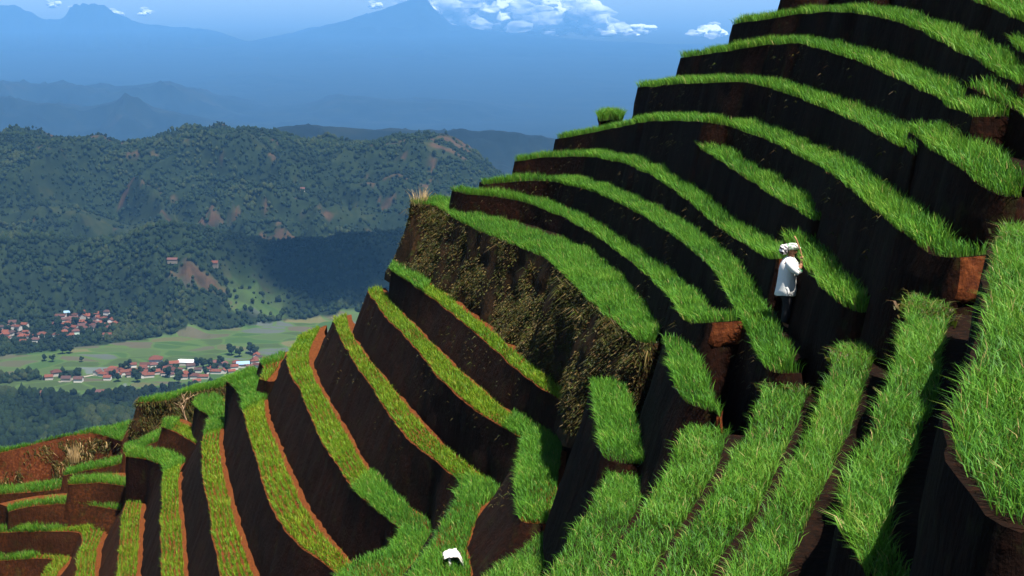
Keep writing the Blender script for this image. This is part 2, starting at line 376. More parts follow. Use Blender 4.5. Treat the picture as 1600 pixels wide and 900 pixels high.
   [(4.204,42.79,-3.296),(4.369,42.135,-3.234),(4.524,41.396,-3.167),(4.639,40.456,-3.082),(4.933,39.394,-2.971),(5.188,38.096,-2.846),(5.421,36.847,-2.726),(5.573,35.661,-2.626),(5.702,35.095,-2.561),(5.989,34.911,-2.538),(6.171,34.208,-2.543),(6.295,33.738,-2.553),(6.418,33.198,-2.559),(6.489,32.186,-2.569),(6.564,31.329,-2.584),(6.642,30.536,-2.6),(6.7,29.695,-2.617),(6.754,28.895,-2.633),(6.797,28.091,-2.644),(6.808,27.375,-2.648),(6.786,26.556,-2.638),(6.727,25.626,-2.614),(6.606,24.648,-2.582),(6.503,23.786,-2.556),(6.436,23.101,-2.543),(6.405,22.622,-2.543),(6.386,22.193,-2.548),(6.365,21.771,-2.552),(6.347,21.324,-2.554),(6.328,20.884,-2.556),(6.308,20.459,-2.556)],
   [0.2, 0.2, 0.2, 0.2, 0.2, 0.2, 0.2, 0.2, 0.2, 0.2, 0.2, 0.2, 0.2, 0.2, 0.2, 0.2, 0.2, 0.2, 0.2, 0.2, 0.2, 0.2, 0.2, 0.2, 0.2, 0.2, 0.2, 0.2, 0.2, 0.2, 0.2], 1.0, []),
 'U2b': ([(5.905,21.234,-2.305),(5.891,20.923,-2.318),(5.879,20.628,-2.332),(5.872,20.358,-2.347),(5.848,19.952,-2.364),(5.821,19.546,-2.377),(5.785,19.119,-2.386),(5.735,18.662,-2.391),(5.693,18.246,-2.398),(5.683,17.938,-2.418),(5.678,17.655,-2.455),(5.7,17.462,-2.502),(5.718,17.263,-2.547),(5.775,17.172,-2.584),(5.813,17.029,-2.612),(5.82,16.801,-2.626),(5.924,16.822,-2.624),(6.019,16.816,-2.618),(6.122,16.837,-2.616)],
   [(6.545,21.204,-2.305),(6.53,20.895,-2.318),(6.518,20.607,-2.332),(6.511,20.331,-2.347),(6.487,19.912,-2.364),(6.46,19.497,-2.377),(6.422,19.057,-2.386),(6.371,18.596,-2.391),(6.332,18.202,-2.398),(6.322,17.922,-2.418),(6.317,17.684,-2.455),(6.336,17.53,-2.502),(6.329,17.456,-2.547),(6.366,17.419,-2.584),(6.446,17.127,-2.612),(6.278,17.248,-2.626),(5.889,17.461,-2.624),(5.972,17.455,-2.618),(6,17.465,-2.616)],
   [0.2, 0.2, 0.2, 0.2, 0.2, 0.2, 0.2, 0.2, 0.2, 0.2, 0.2, 0.2, 0.2, 0.2, 0.2, 0.2, 0.2, 0.2, 0.2], 1.0, []),
 'U2': ([(4.774,40.48,-2.304),(4.919,39.958,-2.245),(5.057,39.425,-2.187),(5.192,38.908,-2.129),(5.286,38.338,-2.076),(5.367,37.719,-2.02),(5.393,36.759,-1.947),(5.678,36.156,-1.852),(5.935,35.468,-1.754),(6.251,35.19,-1.679),(6.336,34.242,-1.629),(6.473,33.637,-1.595),(6.671,33.385,-1.578),(6.656,32.105,-1.583),(6.71,31.234,-1.604),(6.786,30.522,-1.63),(6.822,29.876,-1.657),(6.863,29.278,-1.684),(6.908,28.73,-1.711),(6.922,28.082,-1.739),(6.931,27.443,-1.764),(6.93,26.794,-1.785),(6.869,25.946,-1.801),(6.79,25.067,-1.811),(6.706,24.21,-1.817),(6.622,23.513,-1.827),(6.566,22.938,-1.843),(6.524,22.426,-1.862),(6.509,21.968,-1.88),(6.491,21.516,-1.895),(6.469,21.069,-1.909),(6.432,20.605,-1.919),(6.38,20.109,-1.924),(6.319,19.599,-1.925)],
   [(5.255,40.614,-2.304),(5.402,40.088,-2.245),(5.541,39.551,-2.187),(5.681,39.012,-2.129),(5.78,38.411,-2.076),(5.866,37.76,-2.02),(5.881,36.87,-1.947),(6.139,36.349,-1.852),(6.354,35.741,-1.754),(6.706,35.397,-1.679),(6.83,34.323,-1.629),(6.931,33.839,-1.595),(7.153,33.519,-1.578),(7.156,32.119,-1.583),(7.208,31.275,-1.604),(7.284,30.563,-1.63),(7.321,29.907,-1.657),(7.361,29.315,-1.684),(7.407,28.755,-1.711),(7.422,28.091,-1.739),(7.431,27.446,-1.764),(7.43,26.775,-1.785),(7.368,25.906,-1.801),(7.288,25.02,-1.811),(7.203,24.156,-1.817),(7.119,23.459,-1.827),(7.064,22.893,-1.843),(7.023,22.397,-1.862),(7.008,21.95,-1.88),(6.99,21.494,-1.895),(6.968,21.037,-1.909),(6.93,20.559,-1.919),(6.877,20.053,-1.924),(6.815,19.54,-1.925)],
   [0.2, 0.2, 0.2, 0.2, 0.2, 0.2, 0.2, 0.2, 0.2, 0.2, 0.2, 0.2, 0.2, 0.2, 0.2, 0.2, 0.2, 0.2, 0.2, 0.2, 0.2, 0.2, 0.2, 0.2, 0.2, 0.2, 0.2, 0.2, 0.2, 0.2, 0.2, 0.2, 0.2, 0.2], 1.0, []),
 'U1b': ([(6.647,20.951,-1.6),(6.803,20.545,-1.688),(6.829,19.788,-1.775),(6.844,19.056,-1.863),(6.813,18.017,-1.98)],
   [(7.114,21.129,-1.6),(7.294,20.639,-1.688),(7.329,19.803,-1.775),(7.344,19.053,-1.863),(7.312,18.002,-1.98)],
   [0.2, 0.2, 0.2, 0.2, 0.2], 1.0, []),
 'U1': ([(5.893,38.573,-1.318),(6.044,37.58,-1.24),(6.206,36.741,-1.17),(6.39,36.108,-1.108),(6.589,35.749,-1.05),(6.786,35.411,-0.994),(7.007,35.224,-0.943),(7.071,34.276,-0.903),(7.196,33.682,-0.872),(7.362,33.316,-0.848),(7.324,32.283,-0.831),(7.365,31.638,-0.824),(7.532,31.552,-0.831),(7.462,30.13,-0.854),(7.499,29.225,-0.888),(7.575,28.522,-0.925),(7.557,27.823,-0.963),(7.565,27.247,-1.002),(7.612,26.833,-1.045),(7.497,25.867,-1.094),(7.416,25.058,-1.144),(7.317,24.222,-1.187),(7.27,23.588,-1.222),(7.212,22.947,-1.252),(7.18,22.408,-1.285),(7.149,22.042,-1.323),(7.125,21.706,-1.36),(7.067,21.279,-1.39),(7.103,21.22,-1.408),(7.108,21.07,-1.419),(7.124,20.957,-1.433),(7.061,20.49,-1.453),(7.015,20.087,-1.475),(6.973,19.703,-1.496)],
   [(6.387,38.648,-1.318),(6.537,37.665,-1.24),(6.692,36.859,-1.17),(6.853,36.297,-1.108),(7.024,35.997,-1.05),(7.174,35.726,-0.994),(7.465,35.425,-0.943),(7.566,34.347,-0.903),(7.673,33.831,-0.872),(7.855,33.401,-0.848),(7.824,32.293,-0.831),(7.808,31.869,-0.824),(7.994,31.742,-0.831),(7.962,30.129,-0.854),(7.998,29.26,-0.888),(8.074,28.542,-0.925),(8.057,27.821,-0.963),(8.064,27.276,-1.002),(8.112,26.826,-1.045),(7.994,25.814,-1.094),(7.913,25.004,-1.144),(7.815,24.173,-1.187),(7.768,23.547,-1.222),(7.711,22.909,-1.252),(7.679,22.372,-1.285),(7.647,22.002,-1.323),(7.622,21.656,-1.36),(7.562,21.349,-1.39),(7.587,21.346,-1.408),(7.606,21.113,-1.419),(7.624,20.95,-1.433),(7.557,20.429,-1.453),(7.512,20.031,-1.475),(7.47,19.648,-1.496)],
   [0.2, 0.2, 0.2, 0.2, 0.2, 0.2, 0.2, 0.2, 0.2, 0.2, 0.2, 0.2, 0.2, 0.2, 0.2, 0.2, 0.2, 0.2, 0.2, 0.2, 0.2, 0.2, 0.2, 0.2, 0.2, 0.2, 0.2, 0.2, 0.2, 0.2, 0.2, 0.2, 0.2, 0.2], 1.0, []),
 'U0b': ([(7.648,22.24,-1.1),(7.51,21.116,-1.1),(7.145,18.885,-1.1)],
   [(8.144,22.179,-1.1),(8.004,21.045,-1.1),(7.639,18.804,-1.1)],
   [0.2, 0.2, 0.2], 1.0, []),
 'U0': ([(6.873,36.794,-0.412),(7.176,36.262,-0.354),(7.522,35.993,-0.299),(8.197,37.247,-0.256),(7.981,33.998,-0.229),(8.117,32.547,-0.214),(8.671,32.838,-0.212),(8.205,30.389,-0.222),(8.157,29.564,-0.242),(8.265,29.326,-0.265),(8.207,28.519,-0.29),(8.227,28.009,-0.317),(8.33,27.796,-0.347),(8.237,27.013,-0.38),(8.207,26.458,-0.414),(8.194,25.979,-0.448),(8.084,25.208,-0.482),(8.047,24.684,-0.518),(8.146,24.591,-0.562),(7.912,23.346,-0.618),(7.831,22.597,-0.68),(7.772,21.943,-0.74),(7.767,21.553,-0.796),(7.762,21.176,-0.85),(7.77,20.849,-0.903)],
   [(7.307,37.041,-0.412),(7.551,36.593,-0.354),(7.36,36.466,-0.299),(8.59,37.556,-0.256),(8.481,34.01,-0.229),(8.452,32.918,-0.214),(9.1,33.096,-0.212),(8.701,30.329,-0.222),(8.652,29.636,-0.242),(8.76,29.396,-0.265),(8.707,28.513,-0.29),(8.715,28.116,-0.317),(8.826,27.858,-0.347),(8.735,26.971,-0.38),(8.706,26.437,-0.414),(8.693,25.936,-0.448),(8.582,25.157,-0.482),(8.526,24.826,-0.518),(8.636,24.69,-0.562),(8.407,23.274,-0.618),(8.329,22.548,-0.68),(8.271,21.916,-0.74),(8.267,21.546,-0.796),(8.262,21.179,-0.85),(8.27,20.863,-0.903)],
   [0.2, 0.2, 0.2, 0.2, 0.2, 0.2, 0.2, 0.2, 0.2, 0.2, 0.2, 0.2, 0.2, 0.2, 0.2, 0.2, 0.2, 0.2, 0.2, 0.2, 0.2, 0.2, 0.2, 0.2, 0.2], 1.0, []),
 'D9': ([(2.586,23.374,-6.1),(2.551,22.344,-6.1),(2.479,21.216,-6.1),(2.48,20.355,-6.1),(2.58,19.618,-6.1),(2.806,19.254,-6.1),(2.991,19.404,-6.1)],
   [(2.589,23.248,-6.1),(2.83,23.469,-6.1),(3.048,23.03,-6.1),(3.021,21.611,-6.1),(2.974,20.179,-6.1),(2.909,19.065,-6.1)],
   [0.3, 0.3, 0.3, 0.3, 0.3, 0.3, 0.3], 1.0, []),
 'D10': ([(1.515,25.907,-7.6),(1.488,24.366,-7.6),(1.481,22.919,-7.6),(1.454,21.625,-7.6),(1.672,21.382,-7.6),(2.124,21.563,-7.6)],
   [(1.564,25.737,-7.6),(1.882,26,-7.6),(2.165,25.737,-7.6),(2.149,24.103,-7.6),(2.167,22.653,-7.6),(2.108,21.206,-7.6)],
   [0.3, 0.3, 0.3, 0.3, 0.3, 0.3], 1.0, []),
 'L1': ([(-4.025,46.091,-9.6),(-3.263,44.291,-9.6),(-2.313,41.743,-9.6),(-1.451,39.153,-9.6),(-0.682,36.65,-9.6),(0,34.433,-9.6),(0.611,32.617,-9.6),(1.174,31.269,-9.6),(1.514,30.681,-9.6),(1.713,30.924,-9.6)],
   [(-3.99,46.966,-9.6),(-3.118,45.191,-9.6),(-1.954,42.354,-9.6),(-0.905,39.061,-9.6),(0,36.222,-9.6),(0.788,33.749,-9.6),(1.476,31.474,-9.6),(1.715,30.975,-9.6)],
   [0.12, 0.21, 0.39, 0.44, 0.4, 0.28, 0.12, 0.12, 0.4, 0.59], 0.98, []),
 'L2': ([(-4.968,47.469,-10.58),(-4.065,43.918,-10.58),(-2.843,39.952,-10.58),(-1.934,36.612,-10.58),(-1.303,34.738,-10.58),(-0.625,33.24,-10.58),(0,32.049,-10.58),(0.327,31.53,-10.58),(0.171,30.104,-10.58),(0.108,28.482,-10.58),(0.077,27.014,-10.58),(0.189,26.399,-10.58),(0.567,26.332,-10.58)],
   [(-4.481,47.91,-10.58),(-3.21,43.327,-10.58),(-2.173,39.942,-10.58),(-1.151,36.775,-10.58),(-0.048,33.727,-10.58),(0.491,32.598,-10.58),(1.312,32.798,-10.58),(1.151,31.258,-10.58),(0.994,29.106,-10.58),(0.92,27.573,-10.58),(0.835,26.45,-10.58)],
   [0.56, 0.49, 0.46, 0.27, 0.15, 0.19, 0.3, 0.57, 0.96, 1.07, 0.91, 1.06, 1.3], 1.4, [(7, 5)]),
 'L3': ([(-6.384,49.051,-11.98),(-5.563,45.486,-11.98),(-4.749,42.381,-11.98),(-4.171,40.502,-11.98),(-3.431,37.813,-11.98),(-2.689,35.597,-11.98),(-1.881,33.943,-11.98),(-1.202,32.426,-11.98),(-1.302,31.4,-11.98),(-1.448,30.315,-11.98),(-1.673,29.079,-11.98),(-2.012,27.277,-11.98),(-2.233,26.1,-11.98)],
   [(-5.873,49.776,-11.98),(-5.584,47.596,-11.98),(-4.673,44.208,-11.98),(-3.722,41.249,-11.98),(-2.734,38.036,-11.98),(-1.984,35.947,-11.98),(-1.177,34.061,-11.98),(-0.196,31.745,-11.98),(-0.694,30.956,-11.98),(-0.816,29.932,-11.98),(-0.929,28.933,-11.98),(-0.987,28.129,-11.98),(-0.827,27.236,-11.98),(-0.9,25.883,-11.98)],
   [0.74, 0.68, 0.57, 0.6, 0.55, 0.35, 0.17, 0.82, 0.94, 1.01, 1.18, 0.53, 0.53], 1.52, [(7, 7)]),
 'L4': ([(-8.125,52.208,-13.5),(-8.133,49.449,-13.5),(-7.651,47.192,-13.5),(-6.986,45.194,-13.5),(-6.208,42.153,-13.5),(-5.601,39.937,-13.5),(-4.829,37.716,-13.5),(-4.231,36.002,-13.5),(-3.518,34.604,-13.5),(-2.689,33.221,-13.5),(-2.955,31.858,-13.5),(-3.781,31.029,-13.5),(-4.115,29.898,-13.5)],
   [(-7.359,54.182,-13.5),(-7.315,50.385,-13.5),(-7.074,48.628,-13.5),(-6.663,46.744,-13.5),(-6.003,44.629,-13.5),(-4.856,40.713,-13.5),(-3.986,37.706,-13.5),(-3.189,35.842,-13.5),(-2.458,34.317,-13.5),(-1.936,33.749,-13.5),(-1.939,32.908,-13.5),(-2.231,31.563,-13.5),(-2.453,30.458,-13.5),(-2.824,29.36,-13.5)],
   [1.14, 0.7, 0.68, 0.74, 0.62, 0.55, 0.52, 0.39, 0.34, 0.24, 0.58, 0.58, 0.58], 1.65, [(9, 8)]),
 'L5': ([(-10.887,52.076,-15.15),(-10.423,51.304,-15.15),(-9.928,50.064,-15.15),(-9.331,47.451,-15.15),(-8.841,45.484,-15.15),(-8.198,43.291,-15.15),(-7.273,39.866,-15.15),(-6.366,37.234,-15.15),(-5.549,35.751,-15.15),(-4.47,34.333,-15.15),(-3.911,33.739,-15.15),(-3.188,32.972,-15.15)],
   [(-10.068,53.659,-15.15),(-9.517,52.483,-15.15),(-9.233,51.956,-15.15),(-8.944,49.946,-15.15),(-8.488,47.63,-15.15),(-7.716,45.036,-15.15),(-6.857,42.158,-15.15),(-6.008,39.395,-15.15),(-5.151,37.087,-15.15),(-4.213,35.015,-15.15),(-3.434,33.879,-15.15),(-2.756,32.89,-15.15)],
   [0.13, 0.47, 0.73, 0.68, 0.63, 0.65, 0.51, 0.54, 0.63, 0.63, 0.63, 0.63], 1.8, [(2, 2)]),
 'L5a': ([(-9.654,52.555,-14.5),(-9.322,51.472,-14.5),(-9.304,50.261,-14.5)],
   [(-8.877,54.037,-14.5),(-8.684,51.703,-14.5),(-8.863,49.885,-14.5)],
   [0.3, 0.3, 0.3], 1.0, [(1, 1)]),
 'L6': ([(-12.761,54.686,-16.95),(-12.163,53.918,-16.95),(-11.58,52.926,-16.95),(-11.719,52.045,-16.95),(-11.508,50.364,-16.95),(-11.077,48.229,-16.95),(-10.612,46.255,-16.95),(-9.868,43.731,-16.95),(-9.377,41.658,-16.95),(-8.357,38.055,-16.95),(-7.83,36.191,-16.95)],
   [(-12.88,56.085,-16.95),(-12.165,56.451,-16.95),(-10.993,53.644,-16.95),(-11.047,52.256,-16.95),(-10.753,50.408,-16.95),(-10.405,48.889,-16.95),(-9.677,46.091,-16.95),(-9.1,44.094,-16.95),(-8.487,41.93,-16.95),(-7.341,38.456,-16.95),(-6.741,36.637,-16.95)],
   [0.3, 0.83, 1.28, 1.01, 0.83, 0.72, 0.64, 0.77, 0.76, 0.7, 0.7], 2.0, [(2, 2)]),
 'L7': ([(-15.545,54.382,-18.95),(-14.592,54.073,-18.95),(-13.695,53.314,-18.95),(-13.436,51.713,-18.95),(-13.219,50.808,-18.95),(-12.608,48.075,-18.95),(-12.268,46.573,-18.95),(-11.253,42.546,-18.95),(-10.718,40.422,-18.95)],
   [(-15.554,55.314,-18.95),(-14.789,55.394,-18.95),(-13.086,54.915,-18.95),(-12.946,53.37,-18.95),(-12.659,51.549,-18.95),(-11.744,47.923,-18.95),(-11.192,45.965,-18.95),(-10.337,42.411,-18.95),(-9.828,40.296,-18.95)],
   [0.12, 0.17, 0.88, 0.77, 0.78, 0.76, 0.75, 0.65, 0.65], 1.85, [(2, 2)]),
 'L7a': ([(-14.32,55.576,-18.1),(-13.758,55.076,-18.1),(-13.038,54.18,-18.1),(-12.373,53.232,-18.1)],
   [(-14.412,56.416,-18.1),(-13.842,56.59,-18.1),(-13.083,55.56,-18.1),(-12.316,54.16,-18.1)],
   [0.3, 0.3, 0.3, 0.3], 1.0, []),
 'L8': ([(-18.497,56.146,-20.8),(-17.437,56.452,-20.8),(-16.261,56.07,-20.8),(-15.448,55.395,-20.8),(-15.594,54.159,-20.8),(-15.211,51.965,-20.8),(-14.442,48.848,-20.8),(-13.929,46.699,-20.8),(-13.374,44.375,-20.8)],
   [(-18.509,56.909,-20.8),(-17.404,57.303,-20.8),(-16.037,56.753,-20.8),(-14.724,55.682,-20.8),(-14.805,54.216,-20.8),(-14.25,51.815,-20.8),(-13.534,48.707,-20.8),(-13.035,46.564,-20.8),(-12.494,44.243,-20.8)],
   [0.46, 0.64, 0.38, 1.2, 0.96, 0.86, 0.93, 0.58, 0.58], 1.65, [(3, 3)]),
 'L9': ([(-21.33,54.969,-22.45),(-19.796,55.106,-22.45),(-18.497,55.175,-22.45),(-17.664,55.038,-22.45),(-17.384,53.824,-22.45),(-17.154,52.533,-22.45),(-16.616,50.404,-22.45),(-16.079,47.934,-22.45)],
   [(-21.595,55.725,-22.45),(-19.995,55.725,-22.45),(-17.575,55.655,-22.45),(-16.646,56.151,-22.45),(-16.644,54.89,-22.45),(-16.483,53.484,-22.45),(-15.673,50.269,-22.45),(-15.179,47.806,-22.45)],
   [0.12, 0.16, 0.37, 0.41, 0.58, 0.81, 0.86, 0.33], 0.95, [(3, 3)]),
 'L10': ([(-21.166,54.298,-23.4),(-19.663,54.493,-23.4),(-18.562,54.493,-23.4),(-18.781,53.784,-23.4),(-18.764,52.536,-23.4),(-18.141,49.962,-23.4)],
   [(-21.368,54.879,-23.4),(-19.807,54.945,-23.4),(-17.952,54.747,-23.4),(-17.893,54.289,-23.4),(-18.029,53.456,-23.4),(-17.957,52.402,-23.4),(-17.369,49.834,-23.4)],
   [0.3, 0.3, 0.3, 0.3, 0.3, 0.3], 1.0, [(2, 2)]),
 'M9': ([(-20.72,55.209,-21.65),(-20.444,55.64,-21.65),(-19.766,56.004,-21.65),(-18.743,56.15,-21.65),(-17.629,56.004,-21.65),(-16.119,55.352,-21.65)],
   [(-20.99,55.848,-21.65),(-19.952,56.588,-21.65),(-18.943,56.813,-21.65),(-17.525,56.588,-21.65),(-16.077,55.703,-21.65)],
   [0.12, 0.12, 0.28, 0.46, 0.33, 0.53], 0.8, []),
 'R1': ([(-26.204,65.91,-23),(-25.156,66.478,-23),(-24.222,67.447,-23),(-23,68.949,-23),(-21.42,69.568,-23),(-20.621,69.051,-23),(-19.681,68.341,-23)],
   [(-26.38,66.4,-23),(-25.293,66.881,-23),(-23.62,68.263,-23),(-22.377,69.49,-23),(-21.062,70.652,-23),(-20.025,71.519,-23)],
   [0.3, 0.3, 0.3, 0.3, 0.3, 0.3, 0.3], 1.0, []),
 'R1a': ([(-26.401,67.149,-23.7),(-25.547,67.435,-23.7),(-24.748,67.435,-23.7),(-24.206,67.244,-23.7)],
   [(-26.578,67.647,-23.7),(-25.719,67.938,-23.7),(-24.915,67.938,-23.7),(-24.272,67.647,-23.7)],
   [0.3, 0.3, 0.3, 0.3], 1.0, []),
 'R2': ([(-18.03,65.795,-20.2),(-17.16,65.9,-20.2),(-16.53,66.111,-20.2),(-16.284,67.076,-20.2),(-15.451,67.734,-20.2),(-14.505,68.405,-20.2)],
   [(-18.069,66.446,-20.2),(-16.581,67.423,-20.2),(-15.781,68.541,-20.2),(-14.685,69.811,-20.2),(-13.604,71.988,-20.2)],
   [0.3, 0.3, 0.3, 0.3, 0.3, 0.3], 1.0, []),
 'R4': ([(-24.006,61.476,-23.3),(-22.654,61.804,-23.3),(-21.409,62.053,-23.3),(-20.536,62.387,-23.3)],
   [(-24.333,62.394,-23.3),(-22.992,62.818,-23.3),(-21.758,63.161,-23.3),(-20.748,63.594,-23.3)],
   [0.3, 0.3, 0.3, 0.3], 1.0, []),
 'R5': ([(-24.47,62.587,-24.1),(-23.663,62.669,-24.1),(-23.217,62.587,-24.1)],
   [(-24.648,63.092,-24.1),(-23.835,63.176,-24.1),(-23.325,63.092,-24.1)],
   [0.3, 0.3, 0.3], 1.0, []),
 'R6': ([(-16.98,59.048,-20.4),(-16.414,59.562,-20.4),(-15.854,60.615,-20.4)],
   [(-17.111,60.083,-20.4),(-16.513,60.975,-20.4),(-16.009,61.985,-20.4)],
   [0.3, 0.3, 0.3], 1.0, []),
 'R7': ([(-20.356,61.083,-22.2),(-19.116,62.022,-22.2),(-17.972,62.81,-22.2)],
   [(-20.323,61.941,-22.2),(-19.177,63.085,-22.2),(-18.047,63.901,-22.2)],
   [0.3, 0.3, 0.3], 1.0, []),
 'R8': ([(-22.035,55.855,-22.3),(-21.576,56.069,-22.3),(-21.168,56.284,-22.3)],
   [(-22.394,56.86,-22.3),(-21.878,56.934,-22.3),(-21.283,56.787,-22.3)],
   [0.3, 0.3, 0.3], 1.0, []),
 'U4b': ([(2.88,48.211,-4.8),(3.35,49.095,-4.8),(3.784,48.429,-4.8)],
   [(2.941,47.484,-4.8),(3.328,48.152,-4.8),(3.666,47.484,-4.8)],
   [0.2, 0.2, 0.2], 1.0, []),
 'N0': ([(0.612,26.61,-10.8),(0,25.517,-10.8),(-0.593,24.619,-10.8),(-0.761,24.248,-10.8),(-0.825,23.06,-10.8)],
   [(1.01,26.382,-10.8),(0.829,25.414,-10.8),(0.593,24.655,-10.8),(0.345,23.799,-10.8),(0.232,22.633,-10.8)],
   [0.12, 0.12, 0.12, 0.12, 0.12], 1.0, []),
 'N1': ([(1.422,21.731,-7.8),(1.223,20.913,-7.8),(1.002,19.994,-7.8),(0.739,19.291,-7.8),(0.587,18.519,-7.8),(0.434,18.035,-7.8),(0.296,17.512,-7.8),(0.096,16.758,-7.8)],
   [(2.125,21.027,-7.8),(1.739,19.481,-7.8),(1.499,18.749,-7.8),(1.214,17.635,-7.8),(1.071,17.063,-7.8),(0.877,16.287,-7.8)],
   [0.12, 0.12, 0.12, 0.12, 0.12, 0.12, 0.12, 0.12], 1.0, []),
 'N2': ([(2.362,19.286,-6.3),(2.064,18.183,-6.3),(1.878,17.43,-6.3),(1.56,16.361,-6.3),(1.361,15.82,-6.3),(1.05,14.867,-6.3),(0.874,14.144,-6.3),(0.716,13.498,-6.3)],
   [(3.034,18.96,-6.3),(2.605,17.357,-6.3),(2.264,16.421,-6.3),(1.917,15.436,-6.3),(1.576,14.447,-6.3),(1.388,13.695,-6.3),(1.228,13.054,-6.3)],
   [0.12, 0.12, 0.12, 0.12, 0.12, 0.12, 0.12, 0.12], 1.0, []),
 'N3': ([(3.451,19.504,-5.75),(2.799,17.085,-5.75),(2.48,16.2,-5.75),(2.189,15.334,-5.75),(1.926,14.55,-5.75),(1.608,13.786,-5.75),(1.347,12.985,-5.75),(1.161,12.414,-5.75)],
   [(4.162,19.141,-5.75),(3.633,17.437,-5.75),(3.239,16.323,-5.75),(2.915,15.355,-5.75),(2.581,14.357,-5.75),(2.332,13.936,-5.75),(2.056,13.257,-5.75),(1.844,12.533,-5.75),(1.672,11.945,-5.75)],
   [0.12, 0.12, 0.12, 0.12, 0.12, 0.12, 0.12, 0.12], 1.0, []),
 'N4': ([(4.203,18.436,-4.9),(3.596,16.218,-4.9),(3.167,14.932,-4.9),(2.748,13.805,-4.9),(2.448,12.843,-4.9),(2.076,12.043,-4.9),(1.896,11.605,-4.9),(1.735,11.065,-4.9),(1.58,10.544,-4.9)],
   [(4.983,18.346,-4.9),(4.616,17.62,-4.9),(4.202,16.347,-4.9),(3.697,14.835,-4.9),(3.376,14.027,-4.9),(3.051,13.131,-4.9),(2.751,12.368,-4.9),(2.527,11.742,-4.9),(2.3,11.132,-4.9),(2.125,10.614,-4.9),(1.956,10.114,-4.9)],
   [0.12, 0.12, 0.12, 0.12, 0.12, 0.12, 0.12, 0.12, 0.12], 1.0, []),
 'N5': ([(4.75,16.81,-3.85),(4.46,15.982,-3.85),(4.151,14.972,-3.85),(3.858,14.028,-3.85),(3.647,13.458,-3.85),(3.143,12.152,-3.85),(2.867,11.389,-3.85),(2.586,10.756,-3.85),(2.394,10.267,-3.85),(2.281,9.742,-3.85),(2.271,9.345,-3.85),(2.266,8.934,-3.85),(2.273,8.694,-3.85),(2.285,8.326,-3.85)],
   [(5.04,15.937,-3.85),(4.549,14.574,-3.85),(4.223,13.537,-3.85),(3.914,12.546,-3.85),(3.467,11.521,-3.85),(3.197,10.798,-3.85),(2.954,10.341,-3.85),(2.765,9.734,-3.85),(2.535,8.937,-3.85),(2.549,8.751,-3.85),(2.58,8.47,-3.85),(2.604,8.243,-3.85),(2.637,7.94,-3.85)],
   [0.12, 0.12, 0.12, 0.12, 0.12, 0.12, 0.12, 0.12, 0.12, 0.12, 0.12, 0.12, 0.12, 0.12], 1.0, []),
 'N6': ([(5.059,14.572,-2.6),(4.613,13.515,-2.6),(4.135,12.316,-2.6),(3.903,11.543,-2.6),(3.688,10.922,-2.6),(3.346,9.999,-2.6),(3.057,9.407,-2.6),(2.743,8.564,-2.6),(2.563,8.169,-2.6),(2.375,7.613,-2.6),(2.287,7.193,-2.6),(2.273,6.999,-2.6),(2.276,6.752,-2.6),(2.288,6.529,-2.6),(2.299,6.311,-2.6),(2.338,6.272,-2.6),(2.426,6.327,-2.6)],
   [(5.038,13.451,-2.6),(2.891,7.694,-2.6),(2.68,7.131,-2.6),(2.495,6.549,-2.6)],
   [0.12, 0.12, 0.12, 0.12, 0.12, 0.12, 0.12, 0.12, 0.12, 0.12, 0.12, 0.12, 0.12, 0.12, 0.12, 0.12, 0.12], 1.0, []),
}

# ------------------------------------------------------------------ terraces
def resample(P, n, anchors=None):
    """points along a polyline; anchors = list of (vertex index, fraction) kept in place"""
    P = np.asarray(P, float)
    L = np.r_[0, np.cumsum(np.hypot(*np.diff(P[:, :2], axis=0).T))]
    kx = [0.0] + [f for _, f in (anchors or [])] + [1.0]
    ky = [0.0] + [L[i] for i, _ in (anchors or [])] + [L[-1]]
    s = np.interp(np.linspace(0, 1, n), kx, ky)
    return np.stack([np.interp(s, L, P[:, k]) for k in range(3)], 1)


def relax(P, k=2):
    P = P.copy()
    for _ in range(k):
        P[1:-1] = (P[:-2] + 2 * P[1:-1] + P[2:]) / 4
    return P


def blades(name, base, h, lean, width, mat, parent, tint, droop=0.35, label=None):
    """many narrow bent leaves in one mesh"""
    N = len(base)
    ang = rng.random(N) * math.pi * 2
    side = np.stack([np.cos(ang), np.sin(ang), np.zeros(N)], 1) * (width / 2)[:, None]
    ln = np.c_[lean, np.zeros(N)]
    up = np.array([0, 0, 1.0])
    p0 = base
    p1 = base + up * (h * 0.55)[:, None] + ln * (h * 0.35)[:, None]
    p2 = base + up * (h * (1.0 - droop * np.hypot(*lean.T).clip(0, 1.2)))[:, None] + ln * (h * 1.0)[:, None]
    V = np.stack([p0 - side, p0 + side, p1 - side * 0.8, p1 + side * 0.8, p2], 1).reshape(-1, 3)
    i = np.arange(N)[:, None] * 5
    q = np.concatenate([i, i + 1, i + 3, i + 2], 1)
    t3 = np.concatenate([i + 2, i + 3, i + 4], 1)
    al = np.tile(np.array([0, 0, 0.55, 0.55, 1.0]), N)
    return mesh_np(name, V, [q, t3], mat, parent, {'tint': np.repeat(tint, 5), 'along': al}, shade=False)


LIPS = []        # (points, uphill normals, name) for the hillside below


